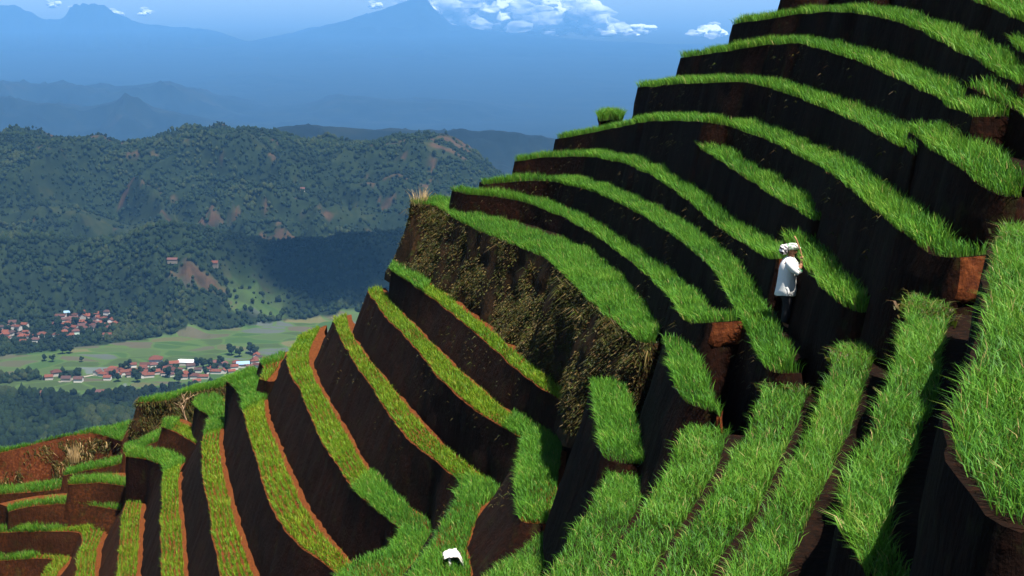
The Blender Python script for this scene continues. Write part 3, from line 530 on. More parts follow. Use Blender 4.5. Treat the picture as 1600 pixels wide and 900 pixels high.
def terrace(key, label, group, bank=None):
    F0, T0, off, H, anch = TERR[key]
    F0, T0 = np.array(F0), np.array(T0)
    kind = key[0]
    L = np.hypot(*np.diff(F0[:, :2], axis=0).T).sum()
    n = int(max(16, min(160, L / 0.16)))
    Lf = np.r_[0, np.cumsum(np.hypot(*np.diff(F0[:, :2], axis=0).T))]
    fr = [(i, Lf[i] / Lf[-1]) for i, j in anch]
    F = relax(resample(F0, n), 3 if not anch else (10 if key in ('L6', 'L7', 'L8', 'L9', 'L10') else 1))
    T = relax(resample(T0, n, [(j, f) for (i, j), (_, f) in zip(anch, fr)]), 4)
    if kind == 'N':
        F = F + (T - F) * (0.05 if key == 'N6' else 0.17)
    offs = np.interp(np.linspace(0, 1, n), Lf / Lf[-1], off)
    # lip wobble
    wob = fbm(F[:, 0] * 1.7, F[:, 1] * 1.7, F[:, 2], 4, 0.65) * 0.085
    tv = np.gradient(F[:, :2], axis=0)
    tv /= np.hypot(*tv.T)[:, None] + 1e-9
    nv = np.stack([-tv[:, 1], tv[:, 0]], 1)
    F[:, :2] += nv * wob[:, None]
    F[:, 2] += fbm(F[:, 0] * 0.9, F[:, 1] * 0.9, 5.0, 3) * 0.035
    T[:, 2] = F[:, 2] + 0.01
    ns = nv.copy()
    for _ in range(12 if kind in 'UL' else 3):
        ns[1:-1] = (ns[:-2] + 2 * ns[1:-1] + ns[2:]) / 4
    ns /= np.hypot(*ns.T)[:, None] + 1e-9
    s = np.linspace(0, 1, n)
    ext = {'U': 0.9, 'L': 0.9, 'D': 0.03, 'N': 1.1, 'R': 0.05, 'M': 0.6}[kind] * np.ones(n)
    if kind == 'U' and key not in ('U6b', 'U2b', 'U1b', 'U0b', 'U0', 'U5'):
        ext = 0.08 + smooth(0.04, 0.26, s) * 0.85
    if kind == 'L':
        ext = 0.10 + smooth(0.03, 0.16, s) * 0.8
        if len(key) > 2:
            ext[:] = 0.2
    if key in ('L2', 'L3', 'L4'):
        ext *= 1 - smooth(0.66, 0.75, s) * 0.85
    if key == 'U4b':
        ext[:] = 0.05
    if key in ('U8', 'U9', 'U7', 'U6', 'U4', 'U3', 'U2', 'U1', 'U6b', 'U5', 'U2b'):
        ext *= 1 - smooth(0.95, 1.0, s) * 0.85
    if key in ('N6', 'U0'):
        T[:, :2] += ns * {'N6': 1.7, 'U0': 0.8}[key]
    E = T.copy()
    E[:, :2] += ns * ext[:, None]
    E[:, 2] += 0.01
    root = empty('terrace', (F[n // 2, 0], F[n // 2, 1], F[n // 2, 2]))
    tag(root, label, 'terrace', group)
    inv = -np.array(root.location)
    LIPS.append((F.copy(), ns.copy(), key))
    # ---- bed: lip -> back -> hidden strip under the next bank
    m = 7
    rows = [F + (T - F) * (k / (m - 1)) for k in range(m)] + [E]
    B = np.stack(rows, 0)
    bump = fbm(B[..., 0] * 4, B[..., 1] * 4, B[..., 2], 3) * 0.018
    B[1:-1, :, 2] += bump[1:-1]
    B[0, :, 2] -= 0.0
    mesh_np('soil_bed', B.reshape(-1, 3) + inv, grid_faces(m + 1, n)[:, ::-1], M_BEDSHADE if kind in 'NDU' else M_BED, root)
    # ---- bank: front wall and both end walls as one skirt
    path = np.concatenate([E[:1], T[:1], F, T[-1:], E[-1:]])
    po = np.r_[0.15 * H, 0.15 * H, offs, 0.15 * H, 0.15 * H]
    if kind == 'U' or kind == 'N' or kind == 'D':
        po[:2] = 0.12
        po[-2:] = 0.12
    # finer path for the end walls
    seg = [path[0] + (path[1] - path[0]) * t for t in np.linspace(0, 1, 4, endpoint=False)] + \
          [path[1] + (path[2] - path[1]) * t for t in np.linspace(0, 1, 6, endpoint=False)] + list(path[2:-2]) + \
          [path[-3] + (path[-2] - path[-3]) * t for t in np.linspace(0, 1, 6)[1:]] + \
          [path[-2] + (path[-1] - path[-2]) * t for t in np.linspace(0, 1, 4)[1:]]
    so = np.r_[np.full(4, po[0]), np.linspace(po[1], po[2], 6, endpoint=False), po[2:-2], np.linspace(po[-3], po[-2], 6)[1:], np.full(3, po[-1])]
    P = np.array(seg)
    d2 = np.hypot(*np.diff(P[:, :2], axis=0).T)
    keep = np.r_[True, d2 > 0.004]
    P, so = P[keep], so[keep]
    tp = np.gradient(P[:, :2], axis=0)
    tp /= np.hypot(*tp.T)[:, None] + 1e-9
    outw = np.stack([tp[:, 1], -tp[:, 0]], 1)
    outw = relax(np.c_[outw, np.zeros(len(outw))], 3)[:, :2]
    outw /= np.hypot(*outw.T)[:, None] + 1e-9
    drop = {'U': 1.9, 'L': H + 0.6, 'D': 2.4, 'N': 2.6, 'R': 2.4, 'M': 1.1}[kind]
    if key == 'U4b':
        drop = 0.8
    if key == 'U9':
        drop = H + 0.3
    if key in ('N0', 'N1'):
        drop = 3.6
    if key == 'D10':
        drop = 3.0
    nr = 13
    ks = np.linspace(0, 1, nr)
    W = []
    for k in ks:
        q = P.copy()
        dz = drop * k
        o = so * (dz / max(H, 0.3))
        if k > 0:
            rough = {'U9': 0.16, 'R1': 0.28, 'R2': 0.25}.get(key, 0.045)
            o = o + fbm(P[:, 0] * 2.2, P[:, 1] * 2.2, (P[:, 2] - dz) * 2.2, 4) * rough * min(1, k * 6)
            if key in ('U9', 'R1', 'R2'):
                o = o + fbm(P[:, 0] * 0.7, P[:, 1] * 0.7, (P[:, 2] - dz) * 0.25 + 9, 2) * rough * 1.6 * min(1, k * 4)
        q[:, :2] += outw * o[:, None]
        q[:, 2] -= dz
        W.append(q)
    W = np.array(W)
    W[0, :, 2] += 0.004
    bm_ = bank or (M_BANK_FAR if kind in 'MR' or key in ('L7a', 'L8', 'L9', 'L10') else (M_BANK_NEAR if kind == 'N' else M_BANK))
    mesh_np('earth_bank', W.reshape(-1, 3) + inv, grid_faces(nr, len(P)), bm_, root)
    # ---- bare red end face, brighter than the bank
    if key in ('U8', 'U6b', 'U4', 'U2b', 'D9', 'D10', 'L2', 'U7', 'U6', 'U9'):
        c0 = -9
        q = W[:(5 if key in ('U4', 'U6b', 'U2b') else 4), c0:].copy()
        q[:, :, :2] += outw[None, c0:] * (0.025 + 0.05 * (fbm(q[..., 0] * 5, q[..., 1] * 5, q[..., 2] * 5, 3) + 0.35).clip(0))[..., None]
        q[-1, :, :2] -= outw[c0:] * 0.12
        q[:, 0, :2] -= outw[c0] * 0.08
        q[:, -1, :2] -= outw[-1] * 0.08
        mesh_np('bare_soil_face', q.reshape(-1, 3) + inv, grid_faces(q.shape[0], q.shape[1]), M_RED, root)
    if key == 'U5':
        q = W[:6, :7].copy()
        q[:, :, :2] += outw[None, :7] * 0.03
        mesh_np('bare_soil_face', q.reshape(-1, 3) + inv, grid_faces(q.shape[0], q.shape[1]), M_RED, root)
    return root, F, T, nv, inv, W


def plant(root, F, T, nv, inv, key, dens, h, wd, mat, v0=0.03, v1=0.98, lean=0.35, out=0.35, rows=0, s0=0.0, s1=1.0, name='crop', hvar=0.3):
    n = len(F)
    segl = np.hypot(*np.diff(F[:, :2], axis=0).T)
    wid = np.hypot(*(T - F)[:, :2].T)
    area = segl * (wid[1:] + wid[:-1]) / 2 * (v1 - v0)
    s = np.linspace(0, 1, n)
    area = area * ((s[:-1] >= s0) & (s[:-1] <= s1))
    N = int(area.sum() * dens)
    if N < 4:
        return
    i = rng.choice(n - 1, N, p=area / area.sum())
    f = rng.random(N)
    if rows:
        v = v0 + (rng.integers(0, rows, N) + 0.5 + rng.normal(0, 0.17, N)) / rows * (v1 - v0)
        # plants stand in clumps along the row
        cl = 0.16
        st = np.r_[0, np.cumsum(segl)]
        pos = st[i] + f * segl[i]
        ph = np.floor(v * rows) * 0.37
        pos = (np.round((pos / cl) + ph) - ph) * cl + rng.normal(0, 0.025, N)
        pos = np.clip(pos, 0, st[-1] * 0.9999)
        i = np.clip(np.searchsorted(st, pos) - 1, 0, n - 2)
        f = (pos - st[i]) / np.maximum(segl[i], 1e-6)
    else:
        v = v0 + rng.random(N) * (v1 - v0)
    v = v.clip(0.0, 1.0)
    f = f[:, None]
    a = F[i] * (1 - f) + F[i + 1] * f
    b = T[i] * (1 - f) + T[i + 1] * f
    base = a + (b - a) * v[:, None]
    # thin and tall patches
    pn = fbm(base[:, 0] * 1.3, base[:, 1] * 1.3, 3.0, 3)
    keep = rng.random(N) < (0.86 + 0.5 * pn).clip(0.25, 1)
    base, v, i, pn = base[keep], v[keep], i[keep], pn[keep]
    N = len(base)
    hh = h * (1 + hvar * (rng.random(N) * 2 - 1)) * (1 + 0.35 * pn)
    ang = rng.random(N) * 2 * math.pi
    mag = lean * np.sqrt(rng.random(N)) * 1.2
    ln = np.stack([np.cos(ang), np.sin(ang)], 1) * mag[:, None]
    edge = np.exp(-v * 4.0)
    ln += -nv[i] * (out * edge)[:, None] + np.array([-0.06, -0.03])
    base[:, 2] -= 0.012
    tint = (0.40 + 0.24 * rng.normal(size=N) + 0.34 * pn + 0.1 * vnoise(base[:, 0] * 0.35, base[:, 1] * 0.35, 8.0)).clip(0, 0.93)
    dry = rng.random(N) < (0.04 if key[0] == 'N' else (0.008 if rows else 0.022))
    tint[dry] = 0.95 + 0.05 * rng.random(dry.sum())
    o = blades(name, base + inv, hh, ln, wd * (0.7 + 0.6 * rng.random(N)), mat, root, tint)
    o['kind'] = 'stuff'
    return N


G_UP = 'long curved terraces climbing the upper hillside'
G_LOW = 'steep narrow terraces descending the left spur'
G_NEAR = 'grassy terraces on the near slope'
G_STEP = 'short sloping beds in the gully'
G_FAR = 'small terraces at the far left foot of the hill'
LABELS = {
    'U0': ('uppermost terrace, its grass showing only in the top right corner', G_UP),
    'U0b': ('small piece of terrace at the right edge just below the uppermost terrace', G_UP),
    'U1': ('highest long terrace whose left end stands against the sky', G_UP),
    'U1b': ('short terrace at the right edge, just below the right end of the highest long terrace', G_UP),
    'U2': ('second highest long terrace with its left end against the sky', G_UP),
    'U2b': ('terrace at the right edge whose red soil end stands over the widest bed', G_UP),
    'U3': ('third long terrace from the top, directly above the one with the green tuft', G_UP),
    'U4b': ('small clod with a bushy green tuft standing against the hazy plain', G_UP),
    'U4': ('very long terrace beside the small tufted clod, ending in a red face at the gully', G_UP),
    'U5': ('short terrace starting under a bare orange wall face and ending above the farmer', G_UP),
    'U6': ('long terrace whose right end stops just left of the farmer', G_UP),
    'U6b': ('short terrace directly behind the farmer, its lower end a red clod of soil', G_UP),
    'U7': ('long terrace bending down at the feet of the farmer', G_UP),
    'U8': ('long terrace ending in an orange soil patch, second above the weedy cliff', G_UP),
    'U9': ('terrace on top of the tall weedy cliff of the spur', G_UP),
    'D9': ('short bright bed dropping from the orange patch right of the weedy cliff', G_STEP),
    'D10': ('short rectangular bed standing under the right foot of the weedy cliff', G_STEP),
    'L1': ('terrace running along the foot of the tall weedy cliff', G_LOW),
    'L2': ('terrace bending at its foot into a bright upright bed, second below the weedy cliff', G_LOW),
    'L3': ('terrace whose lower end bends round to the white sack', G_LOW),
    'L4': ('terrace bending into a dense green bed left of the white sack', G_LOW),
    'L5': ('wide curved terrace leaving the bottom edge left of the dense green bed', G_LOW),
    'L5a': ('small grass knob on the skyline above the red roofed village end', G_LOW),
    'L6': ('steep terrace with a dark walled knob at its top, right of the straight narrow one', G_LOW),
    'L7': ('straight narrow terrace with a stepped left arm below the small grass mound', G_LOW),
    'L7a': ('small grass mound with dark wall under the bushy bank', G_FAR),
    'L8': ('narrow terrace turning left into a dark walled arm, left of the straight narrow one', G_LOW),
    'L9': ('low terrace turning left with a wide brown wall near the lower left corner', G_LOW),
    'L10': ('lowest terrace in the bottom left corner', G_LOW),
    'M9': ('thin grass ledge over a long brown wall near the left edge', G_FAR),
    'R1': ('grassy ridge terrace over a ragged bank of bare red earth', G_FAR),
    'R1a': ('small green ledge within the ragged red bank at the left edge', G_FAR),
    'R2': ('ridge terrace over a bushy bank with pale bare roots', G_FAR),
    'R4': ('thin green ledge directly below the ragged red bank at the left edge', G_FAR),
    'R5': ('tiny ledge at the left edge beside the long brown wall', G_FAR),
    'R6': ('grassy ledge left of the small grass mound, below the bushy bank', G_FAR),
    'R7': ('grassy ledge at the right foot of the ragged red bank', G_FAR),
    'R8': ('small green ledge at the left edge beside the grass ledge over the long brown wall', G_FAR),
    'N0': ('small near bed at the bottom edge just right of the white sack', G_NEAR),
    'N1': ('near bed running down from the short rectangular bed under the cliff', G_NEAR),
    'N2': ('near bed running down from the short bright bed right of the cliff', G_NEAR),
    'N3': ('near bed running down from the end of the terrace at the feet of the farmer', G_NEAR),
    'N4': ('near bed running down from the red clod below the farmer', G_NEAR),
    'N5': ('near bed curving down under the bare red end of the very long terrace', G_NEAR),
    'N6': ('widest and nearest grassy bed at the right edge over a deep black hollow', G_NEAR),
}
TR = {}
tot = 0
for key, (lab, grp) in LABELS.items():
    bank = {'U9': M_ROUGH, 'R1': M_ERODED, 'R1a': M_ERODED, 'R2': M_ROUGH}.get(key)
    TR[key] = terrace(key, lab, grp, bank)
    root, F, T, nv, inv, W = TR[key]
    k = key[0]
    if k == 'N':
        near = key in ('N4', 'N5', 'N6')
        c = plant(root, F, T, nv, inv, key, 2500 if near else 2000, 0.165, np.float64(0.0072 if near else 0.0095), M_CROP, 0.03, 1.0, 0.65, 0.15)
    elif k == 'D':
        c = plant(root, F, T, nv, inv, key, 2000, 0.19, np.float64(0.012), M_CROP, 0.0, 1.0, 0.45, 0.4)
    elif key == 'U4b':
        c = plant(root, F, T, nv, inv, key, 1800, 0.36, np.float64(0.016), M_CROP, 0.0, 1.0, 0.6, 0.3)
    elif k == 'U':
        c = plant(root, F, T, nv, inv, key, 1500, 0.215, np.float64(0.0135), M_CROP, 0.0, 1.0, 0.40, 0.4)
    elif k == 'L':
        if key in ('L2', 'L3', 'L4'):
            c = plant(root, F, T, nv, inv, key, 800, 0.16, np.float64(0.018), M_YOUNG, 0.03, 0.86, 0.5, 0.3, rows=5, s1=0.72)
            c2 = plant(root, F, T, nv, inv, key, 1300, 0.20, np.float64(0.015), M_CROP, 0.0, 1.0, 0.45, 0.4, s0=0.70)
        else:
            c = plant(root, F, T, nv, inv, key, 740, 0.165, np.float64(0.020), M_YOUNG, 0.03, 0.84, 0.5, 0.3, rows=5)
            c2 = plant(root, F, T, nv, inv, key, 900, 0.24, np.float64(0.020), M_CROP, 0.0, 1.0, 0.45, 0.4, s1=0.2)
    else:
        c = plant(root, F, T, nv, inv, key, 900, 0.22, np.float64(0.022), M_CROP, 0.0, 1.0, 0.45, 0.4)
    tot += c or 0
print('blades', tot)


# ------------------------------------------------------------------ hillside under the terraces
def hillside():
    P = np.concatenate([f[::3] for f, _, _ in LIPS])
    Nn = np.concatenate([m[::3] for _, m, _ in LIPS])
    K = np.concatenate([np.full(len(f[::3]), 1 if k in ('U0', 'U0b', 'N6', 'U1b', 'U2b') else 0) for f, _, k in LIPS])
    xs = np.r_[np.arange(-120, -32, 4.0), np.arange(-32, 16, 0.5), np.arange(16, 80, 4.0)]
    ys = np.r_[np.arange(-40, 2, 3.0), np.arange(2, 76, 0.6), np.arange(76, 160, 5.0)]
    X, Y = np.meshgrid(xs, ys)
    Z = np.zeros_like(X)
    RS = np.zeros_like(X)
    for r in range(X.shape[0]):
        q = np.stack([X[r], Y[r]], 1)
        D = np.hypot(q[:, None, 0] - P[None, :, 0], q[:, None, 1] - P[None, :, 1])
        j = D.argmin(1)
        dm = D[np.arange(len(q)), j]
        s = ((q - P[j, :2]) * Nn[j]).sum(1)
        cone = (P[None, :, 2] + 1.0 * (D - 2.2).clip(0)).min(1) - 1.1
        fall = P[j, 2] - 1.1 - 1.2 * (dm - 0.4).clip(0)
        rise = (K[j] == 1) & (s > 0.5) & (dm > 1.5)
        RS[r] = rise
        Z[r] = np.where(rise, P[j, 2] - 0.5 + 0.42 * (dm - 0.8).clip(0), np.minimum(cone, fall))
    W = np.maximum(Z, -95)
    for _ in range(2):
        W[1:-1, 1:-1] = np.minimum(W[1:-1, 1:-1], (W[:-2, 1:-1] + W[2:, 1:-1] + W[1:-1, :-2] + W[1:-1, 2:]) / 4 + 0.05)
    o = mesh_np('hillside', np.stack([X, Y, W], -1).reshape(-1, 3), grid_faces(*X.shape), M_HILL, None, {'green': RS.ravel()})
    o['kind'] = 'structure'


hillside()

# ------------------------------------------------------------------ the country beyond: one ground sheet with hills
FLOOR = np.array([(0, -60), (70, -78), (150, -140), (400, -270), (700, -345), (950, -379), (1050, -381), (1700, -385), (2600, -400), (4000, -525), (6000, -720), (8000, -870), (10000, -960), (14000, -1050), (27000, -1260), (60000, -1400)], float)


def prof(pts):
    """crest heights seen at the given distance"""
    px, py, d = np.array(pts, float).T
    r = rays(np.stack([px, py], 1))
    hd = np.hypot(r[:, 0], r[:, 1])
    return r[:, 0] / r[:, 1], r[:, 2] / hd * d, d      # azimuth tangent, height, distance


HILLS = [   # crest points (column, row of the skyline, distance), front width, back width
    ([(-700, 400, 1700), (-300, 385, 1720), (0, 376, 1720), (60, 374, 1730), (120, 378, 1730), (180, 376, 1710), (225, 362, 1690), (265, 353, 1680), (330, 364, 1690), (420, 384, 1720), (500, 378, 1740), (560, 371, 1740), (620, 366, 1740), (760, 372, 1760), (1000, 380, 1780), (2000, 390, 1800)], 130, 260),
    ([(-700, 225, 2400), (-200, 214, 2350), (0, 211, 2330), (60, 215, 2340), (120, 218, 2350), (180, 227, 2380), (225, 226, 2360), (290, 214, 2330), (340, 206, 2320), (380, 204, 2310), (430, 210, 2300), (480, 222, 2300), (520, 228, 2300), (570, 224, 2290), (620, 217, 2280), (670, 218, 2280), (705, 228, 2270), (735, 244, 2270), (765, 268, 2280), (800, 300, 2300), (860, 335, 2350), (1000, 370, 2450), (1400, 370, 2500), (2000, 370, 2500)], 470, 420),
    ([(300, 240, 3900), (380, 222, 3900), (420, 204, 3900), (470, 195, 3900), (520, 197, 3920), (580, 203, 3950), (650, 206, 4000), (720, 203, 4000), (780, 206, 4000), (850, 214, 4050), (920, 225, 4100), (1100, 225, 4200), (1600, 220, 4200)], 500, 500),
    ([(-300, 335, 2080), (0, 331, 2080), (60, 319, 2060), (120, 328, 2070), (200, 354, 2100), (250, 336, 2090), (300, 305, 2070), (350, 291, 2060), (420, 289, 2060), (480, 300, 2070), (540, 318, 2080), (600, 324, 2080), (680, 318, 2080), (760, 330, 2100), (1000, 370, 2150), (2000, 380, 2150)], 190, 190),
    ([(-500, 150, 8000), (-100, 150, 8000), (0, 152, 8000), (60, 162, 8000), (110, 168, 8000), (150, 165, 8000), (178, 157, 7900), (197, 147, 7850), (215, 153, 7880), (240, 168, 7920), (290, 179, 8000), (350, 190, 8050), (420, 205, 8100), (500, 225, 8200), (700, 240, 8300)], 1000, 900),
    ([(-500, 130, 10000), (-60, 127, 10000), (0, 127, 10000), (50, 132, 10000), (110, 131, 10000), (150, 137, 10000), (200, 134, 10000), (240, 129, 9900), (265, 126, 9900), (290, 136, 10000), (340, 150, 10100), (420, 166, 10200), (480, 162, 10200), (530, 150, 10100), (570, 151, 10100), (620, 157, 10100), (690, 155, 10100), (760, 162, 10100), (850, 178, 10300), (950, 190, 10400), (1300, 190, 10400)], 1200, 1200),
    ([(-300, 120, 14500), (100, 122, 14500), (250, 128, 14500), (300, 122, 14500), (360, 114, 14400), (400, 113, 14400), (450, 121, 14400), (560, 132, 14500), (640, 136, 14500), (760, 128, 14500), (900, 122, 14500), (1050, 130, 14500), (1300, 128, 14500)], 1700, 1700),
    ([(200, 88, 24000), (300, 80, 24000), (380, 68, 24000), (430, 58, 24000), (470, 50, 24000), (505, 42, 24000), (540, 33, 24000), (575, 23, 24000), (605, 13, 24000), (630, 5, 24000), (642, -2, 24000), (655, -12, 24000), (664, -6, 24000), (672, 8, 24000), (690, 28, 24000), (705, 40, 24000), (760, 48, 24000), (830, 55, 24000), (950, 66, 24000), (1200, 76, 24000), (1500, 80, 24000)], 3800, 2500),
    ([(-400, 20, 26000), (-150, 12, 26000), (-60, 8, 26000), (0, 8, 26000), (20, 9, 26000), (45, 19, 26000), (70, 30, 26000), (95, 31, 26000), (104, 24, 25900), (111, 13, 25800), (119, 8, 25700), (125, 11, 25700), (131, 5, 25700), (139, 8, 25700), (147, 6, 25700), (155, 12, 25700), (164, 10, 25700), (178, 20, 25800), (192, 29, 25900), (240, 40, 26000), (330, 46, 26000), (420, 75, 26000)], 1500, 1500),
]
_hp = []
for pts, wf, wb in HILLS:
    _hp.append((*prof(pts), wf, wb))


def ground_z(x, y):
    x, y = np.asarray(x, float), np.asarray(y, float)
    d = np.hypot(x, y)
    tx = x / np.maximum(y, 1.0)
    z = np.interp(d, FLOOR[:, 0], FLOOR[:, 1])
    z = z + fbm(x / 160, y / 160, 0, 3) * 3.0 * smooth(300, 900, d) + fbm(x / 900, y / 900, 4.0, 4) * 10 * smooth(2600, 4500, d)
    for k, (ht, hz, hd, wf, wb) in enumerate(_hp):
        cz = np.interp(tx, ht, hz)
        cd = np.interp(tx, ht, hd)
        u = (d - cd)
        wob = fbm(x / (wf * 0.9), y / (wf * 0.9), 2.0 + k, 3)
        t = np.where(u < 0, -u / (wf * (1 + 0.5 * wob)), u / wb)
        g = 1 - smooth(0, 1, t)
        g = g * (0.75 + 0.25 * g)
        base = np.interp(d, FLOOR[:, 0], FLOOR[:, 1])
        amp = (cz - np.interp(cd, FLOOR[:, 0], FLOOR[:, 1])).clip(0)
        # gullies and spurs on the flanks, none at the crest
        rg = (1 - np.abs(fbm(x / (wf * 0.42), y / (wf * 0.42), 7.0 + k, 4)) * 2.2)
        hz_ = amp * g + amp * (0.15 if k == 0 else 0.5) * (rg - 0.45) * smooth(0.02, 0.3, t) * (1 - smooth(0.75, 1.1, t))
        hz_ = hz_ + amp * 0.05 * fbm(x / (wf * 0.1), y / (wf * 0.1), 1.0, 3)
        cand = base + hz_
        z = np.where((t < 1.15) & (t >= 0), np.maximum(z, cand), z)
    return z


def hit(px, py, d0=900.0, d1=3500.0):
    """where the sight line through a pixel meets the ground"""
    r = rays((px, py))
    r = r / math.hypot(r[0], r[1])
    ds = np.arange(d0, d1, 3.0)
    P = ds[:, None] * r[None]
    g = ground_z(P[:, 0], P[:, 1])
    k = np.where(P[:, 2] <= g)[0]
    k = k[0] if len(k) else -1
    return Vector((P[k, 0], P[k, 1], g[k]))


def bare_mask(x, y):
    """cleared red plots on the wooded hills"""
    d = np.hypot(x, y)
    n = fbm(x / 44, y / 30, 11.0, 5, 0.62) + 0.5 * fbm(x / 420, y / 260, 3.0, 2)
    b = smooth(0.42, 0.52, n) * smooth(1820, 1900, d) * (1 - smooth(2600, 3000, d))
    tx = x / np.maximum(y, 1)
    e = ((tx + 0.226) / 0.019) ** 2 + ((d - PLOT_D) / 8) ** 2 + 0.5 * fbm(x / 25, y / 25, 21.0, 3)
    a = 1 - smooth(0.8, 1.1, e)
    return np.maximum(b, a)


def wood_mask(x, y):
    """1 where woods grow"""
    d = np.hypot(x, y)
    tx = x / np.maximum(y, 1)
    f = 1.0 * (d > 1905)
    foot = np.interp(tx, [-0.5, -0.36, -0.27, -0.22, -0.19, -0.16, -0.12, -0.08, 0.1, 0.5], [1500, 1505, 1532, 1550, 1566, 1590, 1600, 1600, 1600, 1600]) + 14 * fbm(x / 70, y / 70, 1.0, 3)
    f = np.where((d > foot) & (d <= 1905), 1.0, f)
    edge = np.interp(tx, [-0.6, -0.36, -0.33, -0.29, -0.24, -0.20, 0.0, 0.4], [1350, 1354, 1342, 1330, 1334, 1336, 1345, 1345]) + 8 * fbm(x / 50, y / 50, 5.0, 3)
    f = np.where(d < edge, 1.0, f)
    cl = (tx < -0.315) & (d > 1395 + 40 * (tx + 0.36)) & (d < 1425) & (fbm(x / 30, y / 30, 2.0, 2) > -0.25)
    f = np.where(cl, 1.0, f)
    slope = smooth(-0.212, -0.200, tx) * (1 - smooth(-0.170, -0.160, tx)) * smooth(1585, 1600, d) * (1 - smooth(1655, 1680, d))
    f = f * (1 - bare_mask(x, y)) * (1 - 0.8 * slope)
    mead = smooth(0.28, 0.42, fbm(x / 130, y / 80, 31.0, 3)) * (d > 1850)
    return f * (1 - 0.85 * mead)


PLOT_D = math.hypot(*hit(298, 423)[:2])
print('plot', PLOT_D)


def ground_sheet():
    cols = np.r_[np.linspace(-3200, -600, 40), np.linspace(-590, 1200, 380), np.linspace(1230, 4800, 50)]
    tx = (cols - 800) / 2222
    ds = np.r_[np.geomspace(70, 1000, 30)[:-1], np.linspace(1000, 2700, 260), np.geomspace(2720, 26700, 240)]
    TX, D = np.meshgrid(tx, ds)
    Yc = D / np.sqrt(1 + TX ** 2)
    X = TX * Yc
    Z = ground_z(X, Yc)
    wood = wood_mask(X, Yc)
    bare = bare_mask(X, Yc)
    o = mesh_np('valley_ground', np.stack([X, Yc, Z], -1).reshape(-1, 3), grid_faces(*X.shape), M_LAND, None,
                {'wood': wood.ravel(), 'bare': bare.ravel()})
    o['kind'] = 'structure'


_t = NT('land')
_p = _t.pos()
_wood, _bare = _t.attr('wood'), _t.attr('bare')
_dist = _t.n('ShaderNodeVectorMath', {0: _p}, operation='LENGTH').outputs['Value']
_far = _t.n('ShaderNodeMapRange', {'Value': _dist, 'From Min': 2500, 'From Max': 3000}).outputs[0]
_vm = _t.mapping(_p, (1 / 40, 1 / 22, 0), (0, 0, 0.35))
_warp = _t.n('ShaderNodeVectorMath', {0: _vm, 1: _t.n('ShaderNodeVectorMath', {0: _t.n('ShaderNodeTexNoise', {'Vector': _p, 'Scale': 0.013, 'Detail': 3}).outputs['Color'], 1: (1.6, 1.6, 0)}, operation='MULTIPLY').outputs[0]}, operation='ADD').outputs[0]
_vor = _t.n('ShaderNodeTexVoronoi', {'Vector': _warp, 'Scale': 1.0, 'Randomness': 0.9})
_vc = _t.n('ShaderNodeSeparateColor', {0: _vor.outputs['Color']}).outputs[0]
_field = _t.ramp(_vc, [(0.0, (0.0340, 0.0527, 0.0153)), (0.22, (0.0298, 0.0638, 0.0153)), (0.36, (0.0723, 0.0680, 0.0298)), (0.48, (0.0467, 0.0723, 0.0221)), (0.60, (0.0680, 0.0561, 0.0382)), (0.70, (0.0638, 0.0723, 0.0680)), (0.80, (0.0272, 0.0595, 0.0136)), (0.90, (0.1020, 0.0892, 0.0382)), (0.96, (0.0935, 0.1105, 0.1105))], 'CONSTANT')
_field = _t.mix(_t.ramp(_t.noise(_p, 0.012, 4), [(0.42, (0, 0, 0)), (0.6, (1, 1, 1))]), _field, _t.mix(0.25, _field, (0.035, 0.060, 0.016)))
_bund = _t.n('ShaderNodeTexVoronoi', {'Vector': _warp, 'Scale': 1.0, 'Randomness': 0.9}, feature='DISTANCE_TO_EDGE').outputs['Distance']
_field = _t.mix(_t.ramp(_bund, [(0.02, (1, 1, 1)), (0.07, (0, 0, 0))]), _field, (0.05, 0.085, 0.02))
_field = _t.mix(_t.math('MULTIPLY', _t.noise(_p, 0.12, 5, 0.7), 0.7), _field, _t.mix(0.5, _field, (0.03, 0.05, 0.015)))
_fw = _t.ramp(_t.noise(_p, 0.07, 5, 0.7), [(0.3, (0.0034, 0.0068, 0.0034)), (0.5, (0.0076, 0.0145, 0.0051)), (0.68, (0.0153, 0.0238, 0.0076))])
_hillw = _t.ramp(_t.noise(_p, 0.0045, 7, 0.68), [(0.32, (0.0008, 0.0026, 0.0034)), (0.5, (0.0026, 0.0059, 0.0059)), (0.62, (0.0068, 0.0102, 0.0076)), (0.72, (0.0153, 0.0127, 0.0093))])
_meadow = _t.ramp(_t.noise(_p, 0.03, 5, 0.65), [(0.35, (0.0055, 0.0104, 0.0037)), (0.5, (0.0110, 0.0184, 0.0055)), (0.65, (0.0245, 0.0282, 0.0091))])
_hm = _t.n('ShaderNodeMapRange', {'Value': _dist, 'From Min': 1640, 'From Max': 1700}).outputs[0]
_c = _t.mix(_hm, _field, _meadow)
_c = _t.mix(_wood, _c, _fw)
_c = _t.mix(_bare, _c, _t.ramp(_t.noise(_p, 0.06, 5, 0.65), [(0.35, (0.024, 0.017, 0.009)), (0.55, (0.052, 0.030, 0.016)), (0.7, (0.035, 0.034, 0.013))]))
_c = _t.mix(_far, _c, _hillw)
M_LAND = _t.done(_t.principled(_c, 0.95, spec=0.1))

